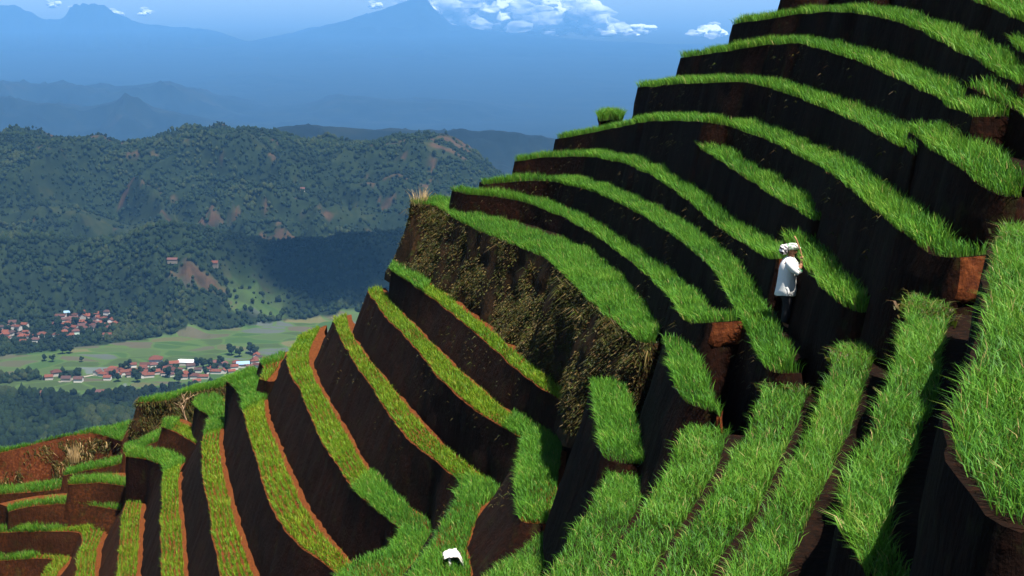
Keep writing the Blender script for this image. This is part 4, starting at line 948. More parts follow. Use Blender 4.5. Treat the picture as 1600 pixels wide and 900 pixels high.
ground_sheet()
_road = [(92, 598), (110, 594), (130, 590), (152, 586), (166, 588)]
_pts = np.array([hit(px, py)[:] for px, py in _road])
_tt = np.gradient(_pts[:, :2], axis=0)
_tt /= np.hypot(*_tt.T)[:, None]
_nn = np.c_[-_tt[:, 1], _tt[:, 0], np.zeros(len(_tt))] * 2.2
_up = np.array([0, 0, 0.5])
_o = mesh_np('dirt_road', np.concatenate([_pts - _nn + _up, _pts + _nn + _up]), grid_faces(2, len(_pts)), simple('pale_dirt_road', (0.20, 0.19, 0.14), 0.9, 0.2, 0.3))
_o['kind'] = 'structure'


# ------------------------------------------------------------------ woods on the hills and in the valley
def crowns(level, nvar, seed):
    """small uneven tree crowns"""
    out = []
    r = np.random.default_rng(seed)
    for k in range(nvar):
        bm = bmesh.new()
        bmesh.ops.create_icosphere(bm, subdivisions=level, radius=1.0)
        V = np.array([v.co[:] for v in bm.verts])
        Fc = np.array([[v.index for v in f.verts] for f in bm.faces])
        bm.free()
        n = fbm(V[:, 0] * 1.4 + k * 7, V[:, 1] * 1.4, V[:, 2] * 1.4 + seed, 3)
        n2 = vnoise(V[:, 0] * 4 + k * 3, V[:, 1] * 4, V[:, 2] * 4)
        V = V * (1 + 0.55 * n + 0.22 * n2)[:, None]
        V[:, 2] = np.where(V[:, 2] < 0, V[:, 2] * 0.75, V[:, 2]) + 0.55
        out.append((V, Fc))
    return out


def wood(name, d0, d1, t0, t1, spacing, size, level, seed, mat, lab):
    r = np.random.default_rng(seed)
    area = (t1 - t0) * (d1 ** 2 - d0 ** 2) / 2
    N = int(area / spacing ** 2)
    d = np.sqrt(r.random(N) * (d1 ** 2 - d0 ** 2) + d0 ** 2)
    tx = t0 + r.random(N) * (t1 - t0)
    y = d / np.sqrt(1 + tx ** 2)
    x = tx * y
    w = wood_mask(x, y) * (0.9 + 0.5 * fbm(x / 45, y / 45, 9.0, 3))
    w = np.where(w > 0, w + 0.03, 0.035 * (d > 1660))
    k = r.random(N) < w
    x, y = x[k], y[k]
    N = len(x)
    z = ground_z(x, y)
    pn = fbm(x / 60, y / 60, 4.0, 3)
    sz = size * (0.45 + 0.95 * r.random(N) ** 1.6) * (1 + 0.5 * pn)
    tall = 1.0 + 0.55 * r.random(N)
    a = r.random(N) * 6.28
    var = crowns(level, 6, seed)
    tint = (0.42 + 0.12 * r.normal(size=N) + 0.75 * pn).clip(0, 1)
    vs, fs, ts, off = [], [], [], 0
    which = r.integers(0, 6, N)
    for q in range(6):
        V, Fc = var[q]
        s = np.where(which == q)[0]
        ca, sa = np.cos(a[s])[:, None], np.sin(a[s])[:, None]
        vx = (V[None, :, 0] * ca - V[None, :, 1] * sa) * sz[s][:, None] + x[s][:, None]
        vy = (V[None, :, 0] * sa + V[None, :, 1] * ca) * sz[s][:, None] + y[s][:, None]
        vz = V[None, :, 2] * (sz[s] * tall[s])[:, None] + z[s][:, None]
        vs.append(np.stack([vx, vy, vz], -1).reshape(-1, 3))
        fs.append((Fc[None] + (np.arange(len(s)) * len(V))[:, None, None] + off).reshape(-1, 3))
        ts.append(np.repeat(tint[s], len(V)))
        off += len(s) * len(V)
    o = mesh_np(name, np.concatenate(vs), [np.concatenate(fs)], mat, None, {'tint': np.concatenate(ts)}, shade=False)
    tag(o, lab, 'woodland', None, 'stuff')
    print(name, N)


_t = NT('tree_crown')
_nz = _t.noise(_t.pos(), 0.55, 4, 0.7)
_c = _t.ramp(_t.attr('tint'), [(0.0, (0.0034, 0.0068, 0.0034)), (0.4, (0.0068, 0.0145, 0.0051)), (0.7, (0.0127, 0.0247, 0.0068)), (1.0, (0.0306, 0.0391, 0.0119))])
_c = _t.mix(_t.ramp(_nz, [(0.35, (0, 0, 0)), (0.62, (1, 1, 1))]), _t.mix(0.55, _c, (0.006, 0.012, 0.004)), _c)
M_TREE = _t.done(_t.principled(_c, 0.9, bump=_nz, bstr=1.0, bdist=1.5, spec=0.1))
wood('woods', 1020, 1372, -0.52, 0.02, 4.7, 2.9, 2, 11, M_TREE, 'dark dense woods between the near ridge and the red roofed village')
wood('woods', 1345, 1910, -0.52, 0.02, 4.3, 2.3, 1, 12, M_TREE, 'broadleaf woods covering the rounded hill behind the villages')
wood('woods', 1910, 2560, -0.52, 0.10, 4.9, 2.3, 1, 13, M_TREE, 'woods on the long hill with cleared red plots under the blue mountains')

# ------------------------------------------------------------------ air between here and the mountains
_t = NT('haze')
HAZE = _t.n('ShaderNodeVolumePrincipled', {'Color': (0.19, 0.50, 0.98, 1), 'Density': 5.6e-5, 'Anisotropy': 0.0})
_t.t.links.new(HAZE.outputs[0], _t.out.inputs['Volume'])
_bm = bmesh.new()
bmesh.ops.create_cube(_bm, size=1.0)
_me = bpy.data.meshes.new('haze')
_bm.to_mesh(_me)
_bm.free()
haze = bpy.data.objects.new('haze', _me)
COL.objects.link(haze)
_me.materials.append(_t.m)
haze.scale = (62000, 26800, 960)
haze.location = (0, 26500 - 13750, -920 + 480)
haze['kind'] = 'stuff'


# ------------------------------------------------------------------ houses of the valley villages
def roof_mat(name, a, b):
    t = NT(name)
    oi = t.n('ShaderNodeObjectInfo').outputs['Random']
    c = t.ramp(oi, [(0.0, a), (1.0, b)])
    n = t.noise(t.pos(), 1.3, 4, 0.7)
    c = t.mix(t.math('MULTIPLY', n, 0.6), c, t.mix(0.5, c, (0.05, 0.03, 0.02)))
    return t.done(t.principled(c, 0.85, spec=0.2))


def wall_mat(name, a, b):
    t = NT(name)
    oi = t.n('ShaderNodeObjectInfo').outputs['Random']
    c = t.ramp(oi, [(0.0, a), (1.0, b)])
    return t.done(t.principled(t.mix(t.math('MULTIPLY', t.noise(t.pos(), 0.9, 4, 0.7), 0.4), c, (0.25, 0.22, 0.18)), 0.85))


M_ROOF = roof_mat('clay_roof_tiles', (0.055, 0.020, 0.015), (0.15, 0.042, 0.022))
M_ROOFD = roof_mat('old_dark_roof_tiles', (0.04, 0.025, 0.024), (0.11, 0.042, 0.034))
M_ROOFW = roof_mat('white_sheet_roof', (0.60, 0.64, 0.70), (0.70, 0.72, 0.75))
M_ROOFB = roof_mat('blue_sheet_roof', (0.16, 0.28, 0.42), (0.22, 0.36, 0.50))
M_HWALL = wall_mat('rendered_house_wall', (0.30, 0.27, 0.23), (0.60, 0.58, 0.53))
M_DWALL = wall_mat('weathered_board_wall', (0.10, 0.08, 0.06), (0.16, 0.13, 0.10))
M_GWALL = wall_mat('pale_green_house_wall', (0.45, 0.62, 0.50), (0.50, 0.66, 0.55))
M_WIN = simple('dark_window', (0.03, 0.035, 0.04), 0.3)


def house_meshes(name, w, l, h, rise, hip, ov=0.6):
    """walls (gable ends included), roof shell with eaves, """
    bm = bmesh.new()
    x, y = w / 2, l / 2
    b = [bm.verts.new(p) for p in ((-x, -y, -2.5), (x, -y, -2.5), (x, y, -2.5), (-x, y, -2.5), (-x, -y, h), (x, -y, h), (x, y, h), (-x, y, h))]
    for f in ((0, 1, 5, 4), (1, 2, 6, 5), (2, 3, 7, 6), (3, 0, 4, 7)):
        bm.faces.new([b[i] for i in f])
    hx = x - hip
    if hip < 0.1:
        g1 = bm.verts.new((-x, 0, h + rise * 0.93))
        g2 = bm.verts.new((x, 0, h + rise * 0.93))
        bm.faces.new((b[7], b[4], g1))
        bm.faces.new((b[5], b[6], g2))
    mw = bpy.data.meshes.new(name + '_walls')
    bm.to_mesh(mw)
    bm.free()
    bm = bmesh.new()
    X, Y = x + ov, y + ov
    e = h - rise * ov / y
    top = []
    for dz in (0.0, -0.18):
        top.append([bm.verts.new(p) for p in ((-X, -Y, e + dz), (X, -Y, e + dz), (X, Y, e + dz), (-X, Y, e + dz), (-hx if hip >= 0.1 else -X, 0, h + rise + dz), (hx if hip >= 0.1 else X, 0, h + rise + dz))])
    t, u = top
    for f in ((0, 1, 5, 4), (2, 3, 4, 5)):
        bm.faces.new([t[i] for i in f])
        bm.faces.new([u[i] for i in reversed(f)])
    if hip >= 0.1:
        for f in ((3, 0, 4), (1, 2, 5)):
            bm.faces.new([t[i] for i in f])
            bm.faces.new([u[i] for i in reversed(f)])
        loop = (0, 1, 2, 3)
    else:
        loop = (0, 1, 5, 2, 3, 4)
    for i, j in zip(loop, loop[1:] + loop[:1]):
        bm.faces.new((t[i], u[i], u[j], t[j]))
    mr = bpy.data.meshes.new(name + '_roof')
    bm.to_mesh(mr)
    bm.free()
    return mw, mr


HT = {
    'small': house_meshes('small_house', 8.5, 6.5, 4.0, 1.9, 0.0),
    'hip': house_meshes('hip_house', 10.0, 7.5, 4.2, 2.1, 3.0),
    'long': house_meshes('long_house', 13.0, 7.0, 4.0, 2.0, 0.0),
    'big': house_meshes('big_house', 13.0, 10.0, 6.6, 3.0, 4.5, 1.0),
    'shed': house_meshes('warehouse', 26.0, 13.0, 4.5, 1.6, 0.0, 0.5),
}


def house(px, py, typ, wall, roof, label, group, rz=None, name='house', sc=1.0):
    p = hit(px, py)
    mw, mr = HT[typ]
    e = empty(name, p, (random.choice((0.0, 0.0, 1.57)) + random.uniform(-0.5, 0.5) if rz is None else rz))
    s = sc * random.uniform(0.72, 0.98)
    e.scale = (s, s, s * random.uniform(0.9, 1.1))
    tag(e, label, 'house', group)
    for nm, me, mt in (('wall', mw, wall), ('roof', mr, roof)):
        key = me.name + mt.name
        m2 = bpy.data.meshes.get(key)
        if m2 is None:
            m2 = me.copy()
            m2.name = key
            m2.materials.append(mt)
        o = bpy.data.objects.new(nm, m2)
        COL.objects.link(o)
        o.parent = e
    return e


def cluster(pts, n, gap, label, group, types, wall=M_HWALL, seed=0, dark=0.2):
    r = random.Random(seed)
    placed = []
    tries = 0
    while len(placed) < n and tries < 4000:
        tries += 1
        a, b = r.choice(list(zip(pts[:-1], pts[1:])))
        t = r.random()
        x = a[0] + (b[0] - a[0]) * t + r.gauss(0, 1) * a[2]
        y = a[1] + (b[1] - a[1]) * t + r.gauss(0, 1) * a[3]
        if any(((x - u) / gap) ** 2 + ((y - v) / (gap * 0.45)) ** 2 < 1 for u, v in placed):
            continue
        placed.append((x, y))
    for x, y in placed:
        house(x, y, r.choice(types), wall, M_ROOFD if r.random() < dark else M_ROOF, label, group)


G_V2 = 'houses of the village at the wooded hill foot'
cluster([(95, 502, 8, 6), (150, 506, 8, 6), (172, 514, 6, 4)], 34, 8.5, 'small tiled house in the tight village on the slope at the wooded hill foot', G_V2, ('small', 'small', 'hip', 'long'), seed=1, dark=0.35)
G_V1 = 'houses at the left edge of the valley'
cluster([(2, 512, 4, 6), (22, 522, 8, 5), (58, 527, 4, 3)], 15, 9, 'small orange roofed house at the left edge of the valley meadows', G_V1, ('small', 'hip', 'small'), seed=2)
G_V4 = 'houses of the large valley village'
cluster([(165, 588, 7, 3), (205, 584, 6, 4), (235, 582, 8, 5), (290, 584, 10, 5), (345, 583, 8, 5), (385, 572, 5, 4), (410, 562, 3, 3)], 52, 9.0, 'low tiled house in the large village between the meadows and the dark woods', G_V4, ('small', 'hip', 'long', 'small'), seed=3, dark=0.3)
house(88, 526, 'hip', M_HWALL, M_ROOF, 'white walled house standing alone below the village at the hill foot, left of two others', G_V2, 0.1)
house(101, 522, 'hip', M_HWALL, M_ROOF, 'taller of the two houses on the meadow edge below the hill foot village', G_V2, 0.2)
house(110, 527, 'small', M_HWALL, M_ROOF, 'low orange roofed house right beside the taller one below the hill foot village', G_V2, 0.4)
house(119, 522, 'big', M_GWALL, M_ROOFD, 'pale green building at the lower edge of the hill foot village', G_V2, 0.2, sc=0.7)
house(105, 492, 'small', M_HWALL, M_ROOFB, 'house with a blue sheet roof at the top of the hill foot village', G_V2, 0.3)
house(55, 535, 'hip', M_HWALL, M_ROOFD, 'white walled house standing out on the meadow at the left edge village', G_V1, 0.0)
house(88, 588, 'big', M_HWALL, M_ROOF, 'tall white farmhouse with orange roof alone on the meadow in front of the dark woods', None, 0.5, sc=0.75)
house(77, 593, 'small', M_HWALL, M_ROOF, 'low house touching the left side of the tall farmhouse on the meadow', None, 0.2)
house(104, 596, 'small', M_HWALL, M_ROOFD, 'low brown roofed house right of the tall farmhouse on the meadow', None, 0.0)
house(123, 597, 'small', M_HWALL, M_ROOFD, 'farthest right of the low brown roofed houses beside the tall meadow farmhouse', None, 0.0)
house(244, 569, 'big', M_HWALL, M_ROOF, 'big cream building with bright orange hipped roof behind the large village', G_V4, 0.1, sc=1.05)
house(228, 573, 'long', M_HWALL, M_ROOF, 'long orange roof left of the big cream building in the large village', G_V4, 0.1)
house(270, 572, 'long', M_HWALL, M_ROOF, 'long orange roof right of the big cream building in the large village', G_V4, 0.3, sc=1.3)
house(297, 570, 'shed', M_HWALL, M_ROOFW, 'long warehouse with white sheet roof in the large village', G_V4, -0.12, name='warehouse', sc=0.95)
house(398, 568, 'big', M_HWALL, M_ROOF, 'white multi storey building at the end of the large village by the grass terraces', G_V4, 0.4, sc=0.8)
house(380, 574, 'long', M_HWALL, M_ROOFB, 'dark blue roofed house near the end of the large village', G_V4, 0.2)
house(472, 298, 'small', M_HWALL, M_ROOFD, 'pale hut alone among woods high on the long hill', None, 0.1)
house(70, 617, 'small', M_DWALL, M_ROOFD, 'dark roofed hut within the dark woods', None, 0.1)
house(160, 617, 'long', M_DWALL, M_ROOFD, 'brown roofed hut within the dark woods', None, 0.1)
house(270, 413, 'long', M_DWALL, M_ROOFD, 'brown roofed farmstead on the cleared plot of the rounded hill', None, 0.0)
house(335, 417, 'small', M_DWALL, M_ROOF, 'orange roofed hut at the right end of the cleared plot on the rounded hill', None, 0.0)


# ------------------------------------------------------------------ single trees on the valley meadows
def tube_mesh(pts, rad, seg=8, cap=True):
    pts = [Vector(p) for p in pts]
    V, Fq = [], []
    up = Vector((0, 0, 1))
    for i, p in enumerate(pts):
        t = (pts[min(i + 1, len(pts) - 1)] - pts[max(i - 1, 0)]).normalized()
        a = t.cross(Vector((0.31, 0.95, 0.05)))
        if a.length < 0.1:
            a = t.cross(Vector((1, 0, 0)))
        a.normalize()
        b = t.cross(a)
        for k in range(seg):
            w = 2 * math.pi * k / seg
            V.append(p + (a * math.cos(w) + b * math.sin(w)) * rad[i])
    Fq = grid_faces(len(pts), seg, wrap=True)
    V = np.array([v[:] for v in V])
    tri = []
    if cap:
        n0 = len(V)
        V = np.r_[V, [pts[0][:], pts[-1][:]]]
        for k in range(seg):
            tri.append((n0, (k + 1) % seg, k))
            tri.append((n0 + 1, (len(pts) - 1) * seg + k, (len(pts) - 1) * seg + (k + 1) % seg))
    return V, Fq, np.array(tri, int).reshape(-1, 3)


def merged(parts):
    V, Q, T, o = [], [], [], 0
    for v, q, t in parts:
        V.append(v)
        if len(q):
            Q.append(np.asarray(q) + o)
        if len(t):
            T.append(np.asarray(t) + o)
        o += len(v)
    return np.concatenate(V), [np.concatenate(z) for z in (Q, T) if z]


M_BARK = simple('bark', (0.06, 0.045, 0.03), 0.9)
_cr = crowns(2, 3, 77)


def tree(px, py, s, label, group):
    p = hit(px, py)
    e = empty('tree', p, random.uniform(0, 6))
    tag(e, label, 'tree', group)
    mesh_np('trunk', *merged([tube_mesh([(0, 0, -0.6), (0.1, 0, 1.2 * s), (0, 0.1, 2.4 * s)], [0.22 * s, 0.17 * s, 0.1 * s], 6)]), M_BARK, e)
    V, Fc, o, ts = [], [], 0, []
    for k in range(5):
        v, f = _cr[k % 3]
        a = k * 2.4
        r = 0.0 if k == 0 else 1.0
        c = np.array([math.cos(a) * r * s, math.sin(a) * r * s, (1.6 + 0.45 * k % 1.6) * s])
        V.append(v * s * random.uniform(0.8, 1.25) + c)
        Fc.append(f + o)
        ts.append(np.full(len(v), random.uniform(0.2, 0.7)))
        o += len(v)
    mesh_np('crown', np.concatenate(V), [np.concatenate(Fc)], M_TREE, e, {'tint': np.concatenate(ts)}, shade=False)


for x, y, s in ((98, 553, 2.2), (104, 549, 2.6), (110, 553, 2.0), (84, 549, 1.8), (82, 566, 1.8), (70, 565, 1.6), (128, 566, 1.2), (154, 536, 2.0), (140, 534, 1.5), (44, 547, 1.2)):
    tree(x, y, s, 'dark bushy tree standing alone on the meadows below the hill foot village', 'trees scattered on the left meadows')
for x, y, s in ((128, 498, 2.3), (140, 510, 2.2), (118, 508, 2.0), (158, 520, 2.3), (92, 512, 2.4), (165, 508, 2.0), (106, 516, 2.0), (175, 522, 2.2), (148, 500, 2.2)):
    tree(x, y, s, 'dark green tree among the roofs of the hill foot village', 'trees in the hill foot village')
for x, y, s in ((200, 577, 2.2), (192, 580, 1.8), (238, 588, 2.0), (262, 591, 2.4), (308, 573, 2.0), (318, 576, 2.3), (328, 574, 1.9), (345, 571, 2.0), (362, 556, 2.4), (374, 558, 2.2), (392, 553, 2.6), (399, 555, 2.2), (222, 586, 1.8), (250, 582, 1.9), (275, 581, 1.8), (258, 578, 2.0), (300, 590, 2.0), (322, 588, 1.9), (336, 580, 1.8), (355, 582, 2.0), (280, 592, 2.2), (212, 590, 1.8), (176, 592, 2.0), (280, 600, 2.2), (215, 598, 2.2), (185, 597, 1.9)):
    tree(x, y, s, 'dark green tree among the roofs of the large valley village', 'trees in the large valley village')

# ------------------------------------------------------------------ clouds behind the air
_t = NT('cloud_white')
# light scatters through a cloud: its shading turns only a little with the surface
_nv = _t.n('ShaderNodeVectorMath', {0: _t.n('ShaderNodeVectorMath', {0: _t.n('ShaderNodeNewGeometry').outputs['Normal'], 1: (0.5, 0.5, 0.5)}, operation='MULTIPLY').outputs[0], 1: (0.2, -0.25, 0.6)}, operation='ADD').outputs[0]
_nn = _t.n('ShaderNodeVectorMath', {0: _nv}, operation='NORMALIZE').outputs[0]
_d = _t.n('ShaderNodeBsdfDiffuse', {'Color': (0.86, 0.86, 0.88, 1), 'Normal': _nn}).outputs[0]
_tr = _t.n('ShaderNodeBsdfTranslucent', {'Color': (0.80, 0.84, 0.92, 1)}).outputs[0]
M_CLOUD = _t.done(_t.n('ShaderNodeMixShader', {0: 0.25, 1: _d, 2: _tr}).outputs[0])
_t = NT('cloud_veil')
_d = _t.n('ShaderNodeBsdfDiffuse', {'Color': (0.86, 0.87, 0.90, 1)}).outputs[0]
M_VEIL = _t.done(_t.n('ShaderNodeMixShader', {0: 0.28, 1: _t.n('ShaderNodeBsdfTransparent').outputs[0], 2: _d}).outputs[0])


def puff(level, seed):
    bm = bmesh.new()
    bmesh.ops.create_icosphere(bm, subdivisions=level, radius=1.0)
    V = np.array([v.co[:] for v in bm.verts])
    Fc = np.array([[v.index for v in f.verts] for f in bm.faces])
    bm.free()
    n = fbm(V[:, 0] * 1.3 + seed * 5, V[:, 1] * 1.3, V[:, 2] * 1.3, 6, 0.62)
    return V * (1 + 0.75 * n)[:, None], Fc


_puffs = [puff(4, k) for k in range(6)]
_puffs_s = [puff(3, k + 20) for k in range(4)]


def cloud(label, spots, dist, veil=1.0):
    """spots: column, row of the centre, half width, half height (pixels of the photo), spread over real depth"""
    V, Fc, o = [], [], 0
    r = np.random.default_rng(len(spots))
    for k, (px, py, hw, hh) in enumerate(spots):
        d = dist + r.normal() * 350
        c = rays((px, py))
        c = c / math.hypot(c[0], c[1]) * d
        v, f = _puffs[k % 6]
        q = v * np.array([hw, (hw + hh) / 2, hh]) * d / 2222
        V.append(q + c)
        Fc.append(f + o)
        o += len(v)
    ob = mesh_np('cloud', np.concatenate(V), [np.concatenate(Fc)], M_CLOUD)
    tag(ob, label, 'cloud')
    V, Fc, o = [], [], 0
    for k, (px, py, hw, hh) in enumerate(spots):
        for q in range(2):
            a, b = px + r.normal() * hw * 0.8, py + r.normal() * hh * 0.7
            d = dist - 500 + r.normal() * 300
            c = rays((a, b))
            c = c / math.hypot(c[0], c[1]) * d
            v, f = _puffs_s[(k + q) % 4]
            V.append(v * np.array([hw * 0.7, hw * 0.6, hh * 0.55]) * d / 2222 + c)
            Fc.append(f + o)
            o += len(v)
    vo = mesh_np('veil', np.concatenate(V), [np.concatenate(Fc)], M_VEIL, ob)
    vo['kind'] = 'stuff'


_r = np.random.default_rng(5)
sp = []
for k in range(85):
    x = _r.uniform(648, 935)
    top = np.interp(x, [645, 690, 760, 830, 900, 940], [-10, -14, -14, -12, 6, 22])
    y = _r.uniform(top + 8, 34)
    w = _r.uniform(14, 30)
    sp.append((x, y, w, w * 0.62))
for k in range(26):
    sp.append((_r.uniform(655, 1010), _r.uniform(40, 54), _r.uniform(5, 11), _r.uniform(2.5, 4.5)))
for x, y, w in ((672, 46, 14), (706, 44, 16), (745, 47, 18), (790, 48, 14), (835, 46, 16), (872, 50, 13), (910, 48, 14), (945, 50, 16), (975, 48, 15), (1000, 44, 13), (1016, 43, 9), (962, 42, 12), (990, 52, 10)):
    sp.append((x, y, w, w * 0.42))
cloud('long white cumulus bank lying over the top of the blue volcano', sp, 28200)
cloud('small flat white cloud in the sky just left of the highest terraces', [(1095, 50, 10, 6), (1110, 47, 14, 8), (1125, 51, 11, 5), (1105, 53, 16, 4)], 28200)
cloud('small faint cloud against the left slope near the volcano top', [(584, 10, 8, 4), (592, 8, 5, 4)], 28200)
cloud('little cloud left of the jagged peak in the top left corner', [(82, 8, 8, 4), (90, 5, 5, 3)], 28200)
cloud('low cloud across the left foot of the jagged peak in the top left corner', [(120, 17, 12, 3.5), (134, 18, 9, 3)], 27400)
cloud('low cloud across the right foot of the jagged peak in the top left corner', [(177, 20, 9, 3), (186, 22, 7, 2.5)], 27400)
cloud('little cloud right of the jagged peak in the top left corner', [(228, 19, 8, 3.5), (222, 22, 6, 2.5)], 27400)

for nm, gx, gy, gz, w in (('broad cumulus cloud high over the woods behind the big cliff', -185, 1700, -330, 85),):
    up = 1900.0
    c = Vector((gx, gy, gz)) + sun_dir * (up / sun_dir.z)
    V, Fc, of = [], [], 0
    for q in range(9):
        v, f = _puffs[q % 6]
        V.append(v * np.array([w * 0.8, w * 0.6, w * 0.3]) + np.array(c) + np.array([(_r.random() - .5) * w * 2.6, (_r.random() - .5) * w * 1.4, 0]))
        Fc.append(f + of)
        of += len(v)
    tag(mesh_np('cloud', np.concatenate(V), [np.concatenate(Fc)], M_VEIL), nm, 'cloud', None, 'stuff')


# ------------------------------------------------------------------ weeds, tufts and roots
def on_wall(W, inv, n, r0, r1, c0, c1, key):
    nr, nc = W.shape[:2]
    i = (r0 + rng.random(n) * (r1 - r0)) * (nr - 2)
    j = (c0 + rng.random(n) * (c1 - c0)) * (nc - 2)
    a, b = i.astype(int), j.astype(int)
    u, v = (i - a)[:, None], (j - b)[:, None]
    P = (W[a, b] * (1 - u) + W[a + 1, b] * u) * (1 - v) + (W[a, b + 1] * (1 - u) + W[a + 1, b + 1] * u) * v
    t = W[a, b + 1] - W[a, b]
    o = np.stack([t[:, 1], -t[:, 0]], 1)
    o /= np.hypot(*o.T)[:, None] + 1e-9
    return P, o


def weeds(key, n, size, wd, r0, r1, c0, c1, thr, mat=M_WEED, name='hanging_weeds', up=0.5):
    root, F, T, nv, inv, W = TR[key]
    P, o = on_wall(W, inv, n, r0, r1, c0, c1, key)
    cl = fbm(P[:, 0] * 1.1, P[:, 1] * 1.1, P[:, 2] * 0.9, 3)
    k = rng.random(n) < smooth(thr - 0.2, thr + 0.25, cl)
    P, o, cl = P[k], o[k], cl[k]
    m = len(P)
    if not m:
        return
    ang = rng.random(m) * 6.28
    lean = o * (0.7 + 0.5 * rng.random(m))[:, None] + np.stack([np.cos(ang), np.sin(ang)], 1) * 0.5
    h = size * (0.4 + rng.random(m))
    ob = blades(name, P + inv - np.c_[o, np.zeros(m)] * 0.03, h, lean, wd * (0.6 + 0.8 * rng.random(m)), mat, root, (0.5 + 0.28 * rng.normal(size=m)).clip(0, 1), droop=0.9)
    ob['kind'] = 'stuff'


weeds('U9', 42000, 0.065, np.float64(0.055), 0.0, 1.0, 0.02, 0.98, -0.02)
weeds('U9', 5000, 0.16, np.float64(0.018), 0.0, 0.9, 0.02, 0.98, 0.15, name='stalks')
weeds('U9', 1500, 0.30, np.float64(0.03), 0.0, 0.22, 0.02, 0.98, 0.22, M_WEED, 'long_weeds')
weeds('R2', 9000, 0.18, np.float64(0.05), 0.0, 0.9, 0.0, 1.0, -0.15)
weeds('R1', 9000, 0.16, np.float64(0.05), 0.1, 1.0, 0.0, 1.0, 0.05)
weeds('R1', 900, 0.30, np.float64(0.03), 0.1, 0.9, 0.0, 1.0, 0.2, M_DRY, 'dry_grass')
for key, n in (('U2', 250), ('U3', 250), ('U4', 350), ('U6', 300), ('U7', 300), ('U8', 300), ('L1', 160), ('L2', 160), ('L3', 120)):
    weeds(key, n * 2, 0.055 if key[0] == 'N' else 0.10, np.float64(0.022), 0.0, 0.30 if key[0] == 'N' else 0.5, 0.05, 0.95, 0.15, name='wall_weeds')


def head_weeds(key, n, s1, sz):
    root, F, T, nv, inv, W = TR[key]
    m = max(2, int(len(F) * s1))
    i = rng.integers(0, m, n)
    v = rng.random(n)[:, None]
    P = F[i] + (T[i] - F[i]) * v + rng.normal(0, 0.06, (n, 3)) * np.array([1, 1, 0.2])
    ang = rng.random(n) * 6.28
    ob = blades('leafy_weeds', P + inv, sz * (0.5 + rng.random(n)), np.stack([np.cos(ang), np.sin(ang)], 1) * 0.9, 0.035 * (0.5 + rng.random(n)), M_WEED, root, rng.random(n) ** 0.8 * 0.95, droop=0.5)
    ob['kind'] = 'stuff'


head_weeds('N5', 420, 0.10, 0.14)
head_weeds('N4', 300, 0.10, 0.13)
head_weeds('N6', 420, 0.12, 0.15)
head_weeds('N3', 120, 0.06, 0.12)


def at_d(px, py, d):
    r = rays((px, py))
    return Vector(r / math.hypot(r[0], r[1]) * d)


def at_z(px, py, z):
    r = rays((px, py))
    return Vector(r * (z / r[2]))


def tuft(name, label, cat, loc, n, h, spread, lean, wd, mat, tint0, tint1):
    e = empty(name, loc)
    tag(e, label, cat)
    a = rng.random(n) * 6.28
    r = np.sqrt(rng.random(n)) * spread
    base = np.stack([np.cos(a) * r, np.sin(a) * r, -0.03 + 0 * r], 1)
    ln = base[:, :2] / spread * lean + rng.normal(0, 0.12, (n, 2))
    blades('leaves', base, h * (0.5 + 0.7 * rng.random(n)), ln, wd * (0.7 + 0.6 * rng.random(n)), mat, e, tint0 + (tint1 - tint0) * rng.random(n), droop=0.3)
    # rooted clod under the leaves
    bm = bmesh.new()
    bmesh.ops.create_icosphere(bm, subdivisions=3, radius=spread * 0.6)
    V = np.array([v.co[:] for v in bm.verts])
    Fc = np.array([[v.index for v in f.verts] for f in bm.faces])
    bm.free()
    V *= (1 + 0.25 * fbm(V[:, 0] * 4, V[:, 1] * 4, V[:, 2] * 4, 3))[:, None]
    V[:, 2] = np.where(V[:, 2] > 0, V[:, 2] * 0.12, V[:, 2] * 0.35) - 0.03
    mesh_np('root_clod', V, [Fc], M_BANK, e)
    return e


tuft('dry_grass_tuft', 'pale dry grass tuft on the skyline corner of the weedy cliff', 'grass', Vector(TR['U9'][1][2] + np.r_[TR['U9'][3][2] * 0.12, 0.0]), 90, 0.62, 0.30, 0.5, np.float64(0.014), M_DRY, 0.1, 1.0)
tuft('dry_grass_tuft', 'pale dry plant standing out of the ragged red bank at the far left', 'grass', at_d(116, 722, 69.5), 110, 0.9, 0.22, 0.25, np.float64(0.035), M_DRY, 0.1, 1.0)


def roots(loc):
    e = empty('bare_roots', loc)
    tag(e, 'pale bare branching roots hanging on the bushy bank at the far left ridge', 'roots')
    parts = []
    r = random.Random(4)

    def grow(p, d, l, rad, dep):
        pts, rd = [p], [rad]
        q = p.copy()
        for k in range(4):
            d = (d + Vector((r.uniform(-.25, .25), r.uniform(-.2, .2), r.uniform(-.2, .2)))).normalized()
            q = q + d * l / 4
            pts.append(q.copy())
            rd.append(rad * (1 - 0.16 * (k + 1)))
        parts.append(tube_mesh(pts, rd, 6))
        if dep:
            for s in (-1, 1):
                grow(pts[2 + (s > 0)], (d + Vector((s * r.uniform(.4, .8), r.uniform(-.2, .2), r.uniform(-.1, .3)))).normalized(), l * 0.65, rad * 0.6, dep - 1)
    grow(Vector((0, 0, 0)), Vector((0.1, 0, 1)), 1.1, 0.055, 3)
    mesh_np('branches', *merged(parts), simple('bleached_wood', (0.42, 0.27, 0.16), 0.8), e)


roots(at_d(292, 664, 66.2))

